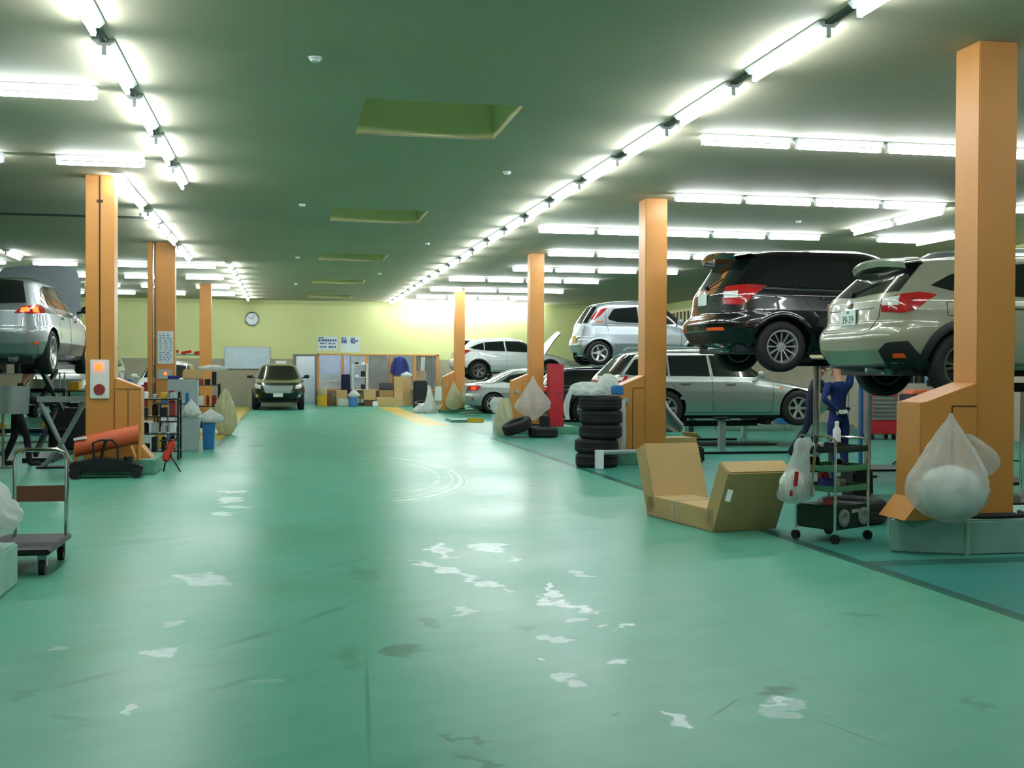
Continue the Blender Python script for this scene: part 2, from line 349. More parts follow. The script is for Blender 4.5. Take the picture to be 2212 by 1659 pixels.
for i in range(23):
    y = 5.1 + 1.9 * (i - 1) + .0
    place_fix(_fa, 4.03, y, 'tube light in the long row over the right aisle edge, %s from the camera' % ORD[i], 'lights over the right edge of the aisle')
for i, y in enumerate([2.85, 4.75, 6.68, 8.62, 10.56, 12.46, 14.36, 16.36]):
    place_fix(_fa, -1.45, y, 'tube light in the near row over the left aisle edge, %s from the camera' % ORD[i], 'near lights over the left edge of the aisle')
for i, y in enumerate([17.25, 18.75, 20.95, 22.6, 24.2, 26.4, 28.0]):
    place_fix(_fa, -2.28, y, 'tube light above the line of left orange columns, %s from the camera' % ORD[i], 'lights above the left columns')
for i in range(8):
    place_fix(_fa, -1.42, 30.5 + i * 1.95, 'tube light in the far row over the left aisle edge, %s from the camera' % ORD[i], 'far lights over the left edge of the aisle')
for i, (x, y) in enumerate([(10.4, 17.75), (10.4, 19.3), (12.5, 20.7), (12.5, 14.2), (12.5, 8.)]):
    place_fix(_fa, x, y, 'fluorescent tube light running lengthwise deep in the right bays, %s of five' % ORD[i], 'lengthwise lights deep in the right bays')
RR = [(8.2, [1.5, 2.5, 3.6, 4.6]), (12.4, [0, 1, 2, 3, 4, 5]), (16.6, [1, 2, 3, 4, 6]), (20.95, [0, 1, 2, 3, 4, 6]), (25.15, [1, 2, 3, 4, 5]), (29.25, [1, 2, 3, 4]),
      (33.0, [0, 1, 2, 3]), (37.4, [0, 1, 2, 3]), (41.4, [0, 1, 2, 3]), (3.9, [1, 2, 3])]
for r_, (y, ks) in enumerate(RR):
    for j, k_ in enumerate(ks):
        place_fix(_fb, 5.11 + 1.13 * k_, y, 'crosswise tube light over right bays, %s row, %s from the aisle' % (ORD[r_] if r_ < 9 else 'unseen front', ORD[j].replace('nearest', 'first')), 'crosswise lights over the right bays')
LL = [(7.8, [0, 1]), (11.55, [0, 1]), (15.3, [0, 1]), (30.4, [0, 1, 2, 3]), (34.2, [0, 1, 2, 3]), (38., [0, 1, 2, 3]), (41.7, [0, 1, 2, 3])]
for r_, (y, ks) in enumerate(LL):
    for j, k_ in enumerate(ks):
        place_fix(_fb, -2.29 - 1.67 * k_, y, 'crosswise tube light over left bays, %s row, %s from the aisle' % (ORD[r_], ORD[j].replace('nearest', 'first')), 'crosswise lights over the left bays')
for j in range(2):  # tubes added on the end wall to blow it out white
    for i in range(5):
        r = place_fix(_fb, 5.2 + 1.13 * i, Y1 - .001, 'added tube light for glare on the end wall, %s line, %s from the left' % (('upper', 'lower')[j], ORD[i].replace('nearest', 'first')), 'added glare lights on the end wall')
        r.location.z = 3.92 - .2 * j; r.rotation_euler = Matrix(((0, 1, 0), (0, 0, 1), (1, 0, 0))).to_euler()
for j in range(1):
    for i in range(4):
        place_fix(_fb, 4.9 + 1.15 * i, 44.8 + j * .9, 'glaring tube light before the yellow end wall, %s row, %s from aisle' % (('hanging', 'inner')[j], ORD[i].replace('nearest', 'first')), 'glaring lights close to the end wall')
place_fix(_fa, -6.2, 28.5, 'fluorescent tube light running lengthwise over the left bays', 'lengthwise light over the left bays')
# raceways that carry the long rows
for nm, x, a, b, lab in [('cable_raceway', 4.03, .5, 44.5, 'grey raceway on the ceiling carrying the right aisle row of lights'), ('cable_raceway', -1.45, .5, 17.3, 'grey raceway on the ceiling carrying the left aisle row of lights')]:
    m = MB(); m.bb(x - .03, x + .03, a, b, H - .024, H - .002); tag(m.build(nm, 'conduit', smooth=0), lab, 'raceway')
m = MB(); m.cyl((-4.75, 20.7, H - .08), (-2.4, 20.7, H - .08), .02, n=8); m.cyl((-4.75, 20.7, H - .08), (-4.75, 20.7, H), .02, n=8); m.cyl((-2.45, 20.7, H - .08), (-2.45, 20.7, H), .02, n=8)
r = m.build('sprinkler_pipe', 'conduit'); tag(r, 'thin dark pipe on the ceiling behind the nearest left column', 'pipe')
m = MB(); m.lathe([(.03, -.06), (.07, -.04), (.07, 0), (.03, .02)], (-4.8, 20.7, H - .09), n=16); m.build('nozzle', 'white_paint', r)
dm = MB(); dm.lathe([(.02, -.04), (.038, -.037), (.044, -.016), (.058, -.014), (.058, 0)], n=20); _d = None
for (u, v, lab) in [(681, 124, 'round white smoke detector left of the nearest skylight'), (1095, 371, 'round white smoke detector between the nearest and second skylights, right side'), (653, 441, 'round white smoke detector left of the second skylight'),
                    (923, 525, 'round white smoke detector right of the third skylight'), (643, 555, 'round white smoke detector left of the third skylight'), (1725, 477, 'round white smoke detector over the right bays'), (640, 612, 'round white smoke detector left of the fourth skylight'), (820, 590, 'round white smoke detector beyond the third skylight')]:
    p = at_z(u, v, H)
    if _d is None: _d = dm.build('smoke_detector', 'white_paint'); r = _d
    else: r = _d.copy(); COL.objects.link(r)
    r.location = p; tag(r, lab, 'smoke detector', 'ceiling smoke detectors')

# ================================================================== CARS
def interp(tab, z):
    if z <= tab[0][0]: return tab[0][1]
    for (a, p), (b, q) in zip(tab, tab[1:]):
        if z <= b: return p + (q - p) * ((z - a) / (b - a) if b > a else 1)
    return tab[-1][1]
def resample(pl, n):
    d = [0]
    for a, b in zip(pl, pl[1:]): d.append(d[-1] + hypot(b[0] - a[0], b[1] - a[1]))
    out = []; T = d[-1] or 1
    for i in range(n):
        t = T * i / (n - 1); k = 0
        while k < len(d) - 2 and d[k + 1] < t: k += 1
        u = (t - d[k]) / ((d[k + 1] - d[k]) or 1); u = min(1, max(0, u))
        out.append((pl[k][0] + (pl[k + 1][0] - pl[k][0]) * u, pl[k][1] + (pl[k + 1][1] - pl[k][1]) * u))
    return out
class Body:
    def __init__(s, S):
        s.S = S
        zs = sorted({p[0] for k in ('rear', 'front', 'width') for p in S[k]})
        rows = [[z, interp(S['rear'], z), interp(S['front'], z), interp(S['width'], z)] for z in zs]
        for _ in range(2):
            new = [rows[0]]
            for a, b in zip(rows, rows[1:]): new += [[.75 * p + .25 * q for p, q in zip(a, b)], [.25 * p + .75 * q for p, q in zip(a, b)]]
            rows = new + [rows[-1]]
        s.rows = rows; s.nr, s.nf = S.get('nr', 7), S.get('nf', 5)
    def at(s, z):
        R = s.rows; z = min(max(z, R[0][0]), R[-1][0])
        for a, b in zip(R, R[1:]):
            if z <= b[0]:
                t = (z - a[0]) / ((b[0] - a[0]) or 1); return [p + (q - p) * t for p, q in zip(a, b)]
        return R[-1]
    def side(s, x, z, sg):
        _, xr, xf, w = s.at(z); xm = (xr + xf) / 2; a = (xf - xr) / 2; n = s.nf if x > xm else s.nr
        t = min(.999, abs(x - xm) / a); return Vector((x, sg * w * (1 - t ** n) ** (1 / n), z))
    def end(s, y, z, front):
        _, xr, xf, w = s.at(z); xm = (xr + xf) / 2; a = (xf - xr) / 2; n = s.nf if front else s.nr
        t = min(.999, abs(y) / w); q = a * (1 - t ** n) ** (1 / n); return Vector((xm + (q if front else -q), y, z))
    def arc(s, q, z, sg, front):
        _, xr, xf, w = s.at(z); xm = (xr + xf) / 2; a = (xf - xr) / 2; n = s.nf if front else s.nr; c = 2 ** (-1 / n)
        pts = []; N = 26; acc = 0; prev = (a * c, w * c)
        for i in range(N + 1):
            if q >= 0: fx = c * (1 - i / N); p = (a * fx, w * (1 - fx ** n) ** (1 / n))
            else: fy = c * (1 - i / N); p = (a * (1 - fy ** n) ** (1 / n), w * fy)
            d = hypot(p[0] - prev[0], p[1] - prev[1])
            if acc + d >= abs(q) or i == N:
                t = (abs(q) - acc) / d if d > 0 else 0; t = min(1, t)
                p = (prev[0] + (p[0] - prev[0]) * t, prev[1] + (p[1] - prev[1]) * t); break
            acc += d; prev = p
        return Vector((xm + (p[0] if front else -p[0]), sg * p[1], z))
    def pt(s, kind, a, z, sg=1):
        if kind == 'side': return s.side(a, z, sg)
        if kind == 'rear': return s.end(a, z, False)
        if kind == 'front': return s.end(a, z, True)
        if kind == 'rc': return s.arc(a, z, sg, False)
        if kind == 'fc': return s.arc(a, z, sg, True)
    def nrm(s, kind, a, z, sg):
        e = .02; p = s.pt(kind, a, z, sg); u = s.pt(kind, a + e, z, sg) - s.pt(kind, a - e, z, sg)
        v = s.pt(kind, a, z + .015, sg) - s.pt(kind, a, z - .015, sg); n = u.cross(v)
        if n.length < 1e-9: return Vector((0, sg, 0))
        n.normalize(); c = Vector(((s.at(.7)[1] + s.at(.7)[2]) / 2, 0, .7))
        return n if n.dot(p - c) > 0 else -n
    def patch(s, mb, kind, lower, upper, sg=1, ns=14, nt=6, off=.006, skirt=.02):
        lo, up = resample(lower, ns), resample(upper, ns); rows = []; nr = []
        for j in range(nt):
            t = j / (nt - 1); r = []; q = []
            for a, b in zip(lo, up):
                A, Z = a[0] + (b[0] - a[0]) * t, a[1] + (b[1] - a[1]) * t
                n = s.nrm(kind, A, Z, sg); p = s.pt(kind, A, Z, sg); r.append(p + n * off); q.append(p - n * skirt)
            rows.append(r); nr.append(q)
        full = [nr[0]] + rows + [nr[-1]]
        full = [[(nr[0][0] if i == 0 else nr[-1][0] if i == len(full) - 1 else nr[i - 1][0])] + r + [(nr[0][-1] if i == 0 else nr[-1][-1] if i == len(full) - 1 else nr[i - 1][-1])] for i, r in enumerate(full)]
        mb.grid(full); return mb
    def line(s, mb, kind, pl, sg=1, r=.004, n=14, off=0):
        mb.tube([s.pt(kind, a, z, sg) + s.nrm(kind, a, z, sg) * off for a, z in resample(pl, n)], r, 5); return mb
    def mesh(s):
        lam = [0, .18, .36, .52, .66, .77, .85, .91, .955, .985]; lx = [i / 22 for i in range(20)] + [.9, .94, .97, .99]; rings = []
        for z, xr, xf, w in s.rows:
            xm = (xr + xf) / 2; a = (xf - xr) / 2
            def quarter(n):
                c = 2 ** (-1 / n); A = [(l * c, (1 - (l * c) ** n) ** (1 / n)) for l in lam]; Bx = [(l * c, (1 - (l * c) ** n) ** (1 / n)) for l in lx]
                return Bx + [(c, c)] + [(y, x) for x, y in reversed(A)]
            qf, qr = quarter(s.nf), quarter(s.nr); ring = []
            ring += [(xm + a * x, w * y, z) for x, y in reversed(qf)]
            ring += [(xm - a * x, w * y, z) for x, y in qr[1:]]
            ring += [(xm - a * x, -w * y, z) for x, y in list(reversed(qr))[1:]]
            ring += [(xm + a * x, -w * y, z) for x, y in qf[1:-1]]
            rings.append(ring)
        mb = MB(); mb.ring_loft(rings); return mb

def make_wheel(r, wd, rr, style, rimcol, parent, x, y):
    right = y < 0
    mb = MB(); h = wd / 2
    prof = [(rr - .01, -h * .8), (rr + .02, -h), (r - .05, -h * 1.02), (r - .015, -h * .85), (r, -h * .6), (r - .004, 0), (r, h * .6), (r - .015, h * .85), (r - .05, h * 1.02), (rr + .02, h), (rr - .01, h * .8)]
    mb.lathe(prof, ax='Y', n=40, closed=True)
    o = mb.build('wheel', 'rubber', parent, smooth=40); o.location = (x, y, r)
    if right: o.rotation_euler = (0, 0, pi)
    mb = MB(); mb.lathe([(rr - .012, -h * .8), (rr + .004, -h * .8), (rr + .004, h * .85), (rr + .012, h * .92), (rr - .012, h * .92), (rr - .03, h * .5), (rr - .03, -h * .8)], ax='Y', n=40, closed=True)
    mb.cur = 1; mb.lathe([(0, h * .1), (rr - .02, h * .1), (rr - .02, h * .02), (0, h * .02)], ax='Y', n=24)
    mb.cur = 0
    mb.lathe([(0, h * .2), (.055, h * .2), (.07, h * .45), (.05, h * .62), (0, h * .64)], ax='Y', n=20)
    N, two, wdt = style
    for i in range(N):
        for dd in ((-two, two) if two else (0,)):
            a = 2 * pi * i / N + dd; a2 = 2 * pi * i / N + dd * 1.0
            p0 = Vector((cos(a2) * .05, h * .55, sin(a2) * .05)); p1 = Vector((cos(a) * (rr - .01), h * .72, sin(a) * (rr - .01)))
            t = Vector((-sin(a), 0, cos(a))); dn = Vector((0, -.035, 0))
            mb.ring_loft([[p0 - t * wdt * .6, p0 + t * wdt * .6, p0 + t * wdt * .7 + dn, p0 - t * wdt * .7 + dn], [p1 - t * wdt, p1 + t * wdt, p1 + t * wdt + dn, p1 - t * wdt + dn]])
    mb.build('rim', [rimcol, 'black'], o, smooth=35)
    return o

def mirror_pair(B, parent, x, z, col, w=.2, yo=.86):
    for sg in (-1, 1):
        mb = MB(); y = sg * (yo + .09); rings = []
        for t in (-1, -.85, -.4, .3, .8, 1): 
            k = sqrt(max(.02, 1 - t * t)) ** .6
            rings.append([(x + .05 * k * cos(q) + .01, y + t * w / 2, z + .07 * k * sin(q)) for q in [2 * pi * i / 14 for i in range(14)]])
        mb.ring_loft(rings); mb.cyl((x + .02, sg * (yo - .08), z - .05), (x + .02, sg * (yo + .02), z - .03), .022, n=8)
        mb.build('mirror', col, parent)

def plate(B, parent, z, mtl, kind='rear', num=None, y=0, small='', ink='plate_ink'):
    p = B.pt(kind, y, z); d = -1 if kind == 'rear' else 1
    mb = MB(); mb.box((p.x + d * .016, y, z), (.014, .33, .165)); o = mb.build('license_plate', mtl, parent, bevel=.004)
    if num:
        rot = Matrix.Translation((p.x + d * .024, y, z)) @ (Matrix(((0, 0, -1, 0), (-1, 0, 0, 0), (0, 1, 0, 0), (0, 0, 0, 1))) if d < 0 else Matrix(((0, 0, 1, 0), (1, 0, 0, 0), (0, 1, 0, 0), (0, 0, 0, 1))))
        text(num, .115, 'plate_number', ink, o, rot @ Matrix.Translation((.0, -.025, 0)), sx=1.0)
        text(small, .042, 'plate_heading', ink, o, rot @ Matrix.Translation((0, .058, 0)))
    return o

def make_car(S, name, label, cat, X, Y, Z, heading):
    root = thing(name, label, cat, (X, Y, Z), rad(90 - heading)); B = Body(S); root_s = S
    L, W = S['L'], S['W']; col = S['paint']; xw = S['wheels']; r = S['r']; tw = S.get('tw', .2); ar = r + S.get('gap', .055)
    body = B.mesh().build('body', [col, 'trim_black'], root, smooth=38)
    cut = MB(); 
    for x in xw:
        for sg in (-1, 1): cut.cyl((x, sg * (W / 2 - .30), r), (x, sg * (W / 2 + .2), r), ar, n=48)
    co = cut.build('cutter', 'trim_black', root, smooth=0)
    md = body.modifiers.new('b', 'BOOLEAN'); md.object = co; md.operation = 'DIFFERENCE'; md.solver = 'EXACT'
    dg = bpy.context.evaluated_depsgraph_get(); dg.update(); me = bpy.data.meshes.new_from_object(body.evaluated_get(dg))
    body.modifiers.clear(); body.data = me
    bm = bmesh.new(); bm.from_mesh(me); bmesh.ops.triangulate(bm, faces=[q for q in bm.faces if len(q.verts) > 4], ngon_method='EAR_CLIP'); bm.to_mesh(me); bm.free()
    me.materials.clear(); me.materials.append(M[col]); me.materials.append(M['trim_black'])
    for p in me.polygons:   # the inside of each wheel well is bare dark lining
        c = p.center; ins = False
        for x in xw:
            dd = hypot(c.x - x, c.z - r)
            if (abs(dd - ar) < .006 and abs(c.y) < W / 2 + .1 and abs(c.y) > W / 2 - .31 and abs(Vector((p.normal.x, 0, p.normal.z)).length) > .9) or (dd < ar and abs(abs(c.y) - (W / 2 - .30)) < .003): ins = True
        p.material_index = 1 if ins or c.z < S['rear'][0][0] + .004 else 0
    me.set_sharp_from_angle(angle=rad(38)); bpy.data.objects.remove(co)
    # underbody
    z0 = S['rear'][0][0]; mb = MB(); mb.bb(.35, L - .35, -W / 2 + .2, W / 2 - .2, z0 - .06, z0 + .1)
    mb.bb(xw[0] - .05, xw[0] + .05, -W / 2 + .16, W / 2 - .16, r - .06, r + .06)
    mb.bb(xw[1] - .05, xw[1] + .05, -W / 2 + .16, W / 2 - .16, r - .06, r + .06)
    mb.build('underbody', 'dark_steel', root, bevel=.01)
    mb = MB(); mb.cyl((.25, -.45, z0 + .03), (.75, -.45, z0 + .03), .075, n=16); mb.cyl((.06, -.45, z0 + .0), (.35, -.45, z0 + .0), .026, n=12); mb.build('exhaust', 'steel', root)
    for x in xw:
        for sg in (-1, 1): make_wheel(r, tw, S['rr'], S['spokes'], S['rimcol'], root, x, sg * (W / 2 - tw / 2 - .015))
    for nm, lo, up in S['win']:
        for sg in (-1, 1):
            mb = MB(); B.patch(mb, 'side', lo, up, sg, 16, 7); mb.build('side_window', S.get('glass', 'glass_dark'), root, smooth=50)
    if 'belt' in S:
        for sg in (-1, 1):
            mb = MB(); B.line(mb, 'side', S['belt'], sg, .010, 20, .004); mb.build('belt_moulding', S.get('beltcol', 'chrome'), root)
    for nm, key, kind in (('rear_window', 'rwin', 'rear'), ('windshield', 'fwin', 'front')):
        if key in S:
            lo, up = S[key]; mb = MB(); B.patch(mb, kind, lo, up, 1, 20, 8); mb.build(nm, 'glass_dark', root, smooth=50)
    for nm, kind, lo, up, mtl in S.get('patches', []):
        two = kind in ('side', 'rc', 'fc')
        for sg in ((-1, 1) if two else (1,)):
            mb = MB(); B.patch(mb, kind, lo, up, sg, 16, 6, off=.008 + .003 * (nm in ('lamp_lens', 'reflector'))); mb.build(nm, mtl, root, smooth=50)
    for kind, pl in S.get('seams', []):
        for sg in ((-1, 1) if kind in ('side', 'rc', 'fc') else (1,)): mb = MB(); B.line(mb, kind, pl, sg, .0045, 16); mb.build('panel_gap', 'black', root)
    for (x, z) in S.get('handles', []):
        for sg in (-1, 1):
            p = B.side(x, z, sg); mb = MB(); mb.box((p.x, p.y + sg * .022, p.z), (.19, .025, .028)); mb.box((p.x - .07, p.y + sg * .008, p.z), (.03, .03, .03)); mb.box((p.x + .07, p.y + sg * .008, p.z), (.03, .03, .03))
            mb.build('door_handle', S.get('hcol', col), root, bevel=.006)
    if 'cladding' in S:
        for x in xw:
            for sg in (-1, 1):
                mb = MB(); rows = []
                for i in range(25):
                    a = rad(-18 + 216 * i / 24); row = []
                    for q, off in ((ar - .012, -.03), (ar - .01, .016), (ar + S['cladding'] * .5, .022), (ar + S['cladding'], .012), (ar + S['cladding'] + .002, -.02)):
                        xx, zz = x + q * cos(a), max(z0 - .02, r + q * sin(a)); p = B.side(xx, max(zz, z0), sg); row.append((xx, p.y + sg * off, zz))
                    rows.append(row)
                mb.grid(rows); mb.build('arch_cladding', S.get('cladcol', 'trim_black'), root, smooth=50)
    mirror_pair(B, root, S['mirror'][0], S['mirror'][1], S.get('mcol', col), yo=S['mirror'][2])
    if 'rails' in S:
        x0_, x1_, yy, zz = S['rails']
        for sg in (-1, 1):
            mb = MB(); mb.tube([(x0_, sg * yy, zz - .05), (x0_ + .08, sg * yy, zz), (x1_ - .1, sg * yy, zz), (x1_, sg * yy, zz - .05)], .018, 8); mb.build('roof_rail', S.get('railcol', 'grey_metal'), root)
    if 'spoiler' in S:
        x_, z_, w_, l_ = S['spoiler']; rows = []
        for i in range(15):
            y = -w_ + 2 * w_ * i / 14; k = 1 - .25 * abs(y / w_) ** 3; dz = -.05 * (y / w_) ** 2 
            rows.append([(x_ + l_, y, z_ + .03 + dz), (x_ + l_ * (1 - k), y, z_ + .012 + dz), (x_ + l_ * (1 - k) - .02, y, z_ - .015 + dz), (x_ + l_ * (1 - k) + .01, y, z_ - .075 + dz), (x_ + l_, y, z_ - .12 + dz)])
        mb = MB(); mb.grid(rows); mb.build('roof_spoiler', S.get('spcol', col), root, smooth=50)
    if 'wiper' in S:
        y_, z_ = S['wiper']; p = B.end(y_, z_, False); q = B.end(y_ - .4, z_ + .12, False); mb = MB(); mb.tube([(p.x - .03, p.y, p.z), (q.x - .03, q.y, q.z)], .009, 6); mb.cyl((p.x + .02, p.y, p.z), (p.x - .045, p.y, p.z), .025, n=10); mb.build('rear_wiper', 'black', root)
    if 'badge' in S:
        for (y_, z_, t, sz) in S['badge']:
            p = B.end(y_, z_, False); mb = MB(); mb.lathe([(0, -.006), (sz, -.004), (sz * .9, .0), (0, .002)], (p.x - .012, p.y, p.z), 'X', 20); mb.xf(Matrix.Identity(4)); mb.build('emblem', 'chrome', root)
    return root, B

# ---- shared pieces of specification
def sedanwin(): pass
SPEC = {}
paint('paint_khaki', '8b8d7a', .25, .28); paint('paint_black', '07080a', .3, .2); paint('paint_silver', '9aa29c', .75, .34); paint('paint_ice', 'a6afb4', .7, .34)
paint('paint_white', 'cfd6d4', .15, .35); paint('paint_navy', '0d1526', .4, .25); paint('paint_dark', '10120f', .5, .25); paint('paint_grey', '848a8c', .7, .36)
mat('rim_silver', 'b9bcb8', .3, .8); mat('rim_grey', '6d7069', .35, .8)

SPEC['cross'] = dict(L=4.45, W=1.78, paint='paint_khaki', wheels=(.93, 3.57), r=.345, rr=.225, spokes=(5, .16, .016), rimcol='rim_grey', nr=6.0, nf=4.5, gap=.06,
    rear=[(.30, .30), (.36, .12), (.5, .02), (.66, .0), (.74, .04), (.79, .10), (1.02, .11), (1.10, .16), (1.40, .50), (1.46, .62), (1.51, 1.1), (1.545, 1.9), (1.55, 2.1)],
    front=[(.30, 4.22), (.36, 4.36), (.55, 4.45), (.74, 4.38), (.84, 4.12), (.93, 3.7), (1.0, 3.38), (1.40, 2.72), (1.47, 2.55), (1.52, 2.35), (1.545, 2.2), (1.55, 2.12)],
    width=[(.30, .76), (.38, .84), (.55, .885), (.75, .885), (.92, .865), (1.02, .84), (1.06, .82), (1.38, .66), (1.44, .63), (1.50, .54), (1.54, .38), (1.55, .28)],
    win=[('q', [(.62, 1.17), (.80, 1.12), (1.12, 1.085)], [(.62, 1.175), (.84, 1.28), (1.12, 1.37)]), ('r', [(1.16, 1.08), (1.9, 1.05)], [(1.16, 1.375), (1.86, 1.43)]), ('f', [(1.96, 1.05), (3.16, 1.01)], [(1.92, 1.43), (2.45, 1.42), (2.62, 1.36)])],
    rwin=([(-.68, 1.11), (0, 1.07), (.68, 1.11)], [(-.56, 1.42), (0, 1.44), (.56, 1.42)]), fwin=([(-.66, 1.03), (0, 1.01), (.66, 1.03)], [(-.55, 1.40), (0, 1.44), (.55, 1.40)]),
    patches=[('tail_lamp', 'rc', [(-.24, .90), (-.02, .885), (.12, .92), (.34, 1.06)], [(-.21, 1.03), (0, 1.08), (.16, 1.10), (.34, 1.075)], 'lamp_red'),
             ('lamp_lens', 'rc', [(-.21, .965), (-.04, .965)], [(-.19, 1.035), (-.02, 1.06)], 'lamp_clear'),
             ('bumper_insert', 'rc', [(-.20, .33), (-.12, .30), (.12, .30), (.26, .36)], [(-.22, .50), (-.14, .58), (.08, .60), (.14, .52)], 'trim_black'),
             ('reflector', 'rc', [(-.10, .43), (.03, .43)], [(-.09, .47), (.02, .475)], 'lamp_orange'),
             ('lower_bumper', 'rear', [(-.6, .31), (.6, .31)], [(-.58, .345), (.58, .345)], 'trim_black'),
             ('headlamp', 'fc', [(-.28, .66), (.1, .70)], [(-.28, .72), (.2, .82)], 'lamp_clear')],
    seams=[('rear', [(-.60, 1.10), (-.58, .86), (-.54, .70), (.54, .70), (.58, .86), (.60, 1.10)]), ('side', [(1.14, 1.42), (1.12, 1.08), (1.30, .75), (1.36, .5), (1.36, .36), (2.6, .34)]), ('side', [(1.94, 1.42), (1.94, 1.0), (1.98, .36)]), ('side', [(3.1, 1.05), (3.12, .6), (3.1, .36)]),
           ('side', [(.74, 1.0), (.94, 1.0), (.94, .86), (.74, .86), (.74, 1.0)]), ('rear', [(-.5, .945), (-.46, .94), (.46, .94), (.5, .945)])],
    handles=[(1.55, .95), (2.55, .93)], cladding=.075, mirror=(3.0, 1.08, .86), rails=None, spoiler=(.36, 1.485, .56, .3), wiper=(.05, 1.12), badge=[(0, 1.0, '', .05)])
del SPEC['cross']['rails']

SPEC['suv'] = dict(L=4.6, W=1.80, paint='paint_black', wheels=(.97, 3.61), r=.35, rr=.222, tw=.23, spokes=(12, 0, .0125), rimcol='rim_silver', nr=5.2, nf=4.5, gap=.075,
    rear=[(.32, .34), (.40, .12), (.55, .02), (.68, .0), (.74, .04), (.80, .12), (1.08, .16), (1.18, .22), (1.56, .46), (1.64, .52), (1.69, .8), (1.73, 1.6), (1.745, 2.2)],
    front=[(.32, 4.3), (.42, 4.5), (.65, 4.6), (.86, 4.52), (.98, 4.2), (1.06, 3.8), (1.12, 3.5), (1.56, 2.85), (1.64, 2.7), (1.70, 2.5), (1.735, 2.35), (1.745, 2.25)],
    width=[(.32, .76), (.42, .85), (.60, .90), (.85, .895), (1.05, .87), (1.12, .84), (1.16, .82), (1.52, .68), (1.60, .65), (1.68, .57), (1.73, .42), (1.745, .3)],
    win=[('q', [(.58, 1.20), (.80, 1.175), (1.20, 1.165)], [(.58, 1.215), (.80, 1.36), (1.20, 1.49)]), ('r', [(1.22, 1.165), (2.05, 1.15)], [(1.22, 1.495), (2.0, 1.55)]), ('f', [(2.12, 1.15), (3.3, 1.13)], [(2.07, 1.55), (2.60, 1.54), (2.78, 1.48)])],
    beltcol='chrome', belt=[(.5, 1.17), (1.2, 1.135), (2.1, 1.12), (3.35, 1.105)],
    rwin=([(-.68, 1.19), (0, 1.16), (.68, 1.19)], [(-.6, 1.56), (0, 1.60), (.6, 1.56)]), fwin=([(-.68, 1.15), (0, 1.13), (.68, 1.15)], [(-.57, 1.55), (0, 1.60), (.57, 1.55)]),
    patches=[('tail_lamp', 'rc', [(-.24, .93), (.02, .915), (.10, .97), (.34, 1.165)], [(-.22, 1.175), (.02, 1.20), (.18, 1.20), (.36, 1.185)], 'lamp_red'),
             ('lamp_lens', 'rc', [(-.225, 1.02), (-.02, 1.02)], [(-.225, 1.10), (-.01, 1.11)], 'lamp_clear'),
             ('bumper_cladding', 'rear', [(-.8, .40), (.8, .40)], [(-.84, .56), (.84, .56)], 'trim_black'),
             ('reflector', 'rear', [(-.72, .57), (-.48, .57)], [(-.72, .61), (-.48, .61)], 'lamp_orange'), ('reflector', 'rear', [(.48, .57), (.72, .57)], [(.48, .61), (.72, .61)], 'lamp_orange')],
    seams=[('rear', [(-.66, 1.18), (-.62, .95), (-.60, .76), (.60, .76), (.62, .95), (.66, 1.18)]), ('side', [(1.22, 1.52), (1.20, 1.14), (1.42, .8), (1.44, .42), (2.8, .40)]), ('side', [(2.08, 1.54), (2.08, 1.1), (2.1, .42)]), ('rear', [(-.45, .95), (.45, .95)])],
    handles=[(1.62, 1.02), (2.7, 1.0)], cladding=.06, cladcol='paint_black', mirror=(3.1, 1.2, .88), spoiler=(.27, 1.672, .62, .42), wiper=(.05, 1.20), badge=[(0, 1.10, '', .05)])

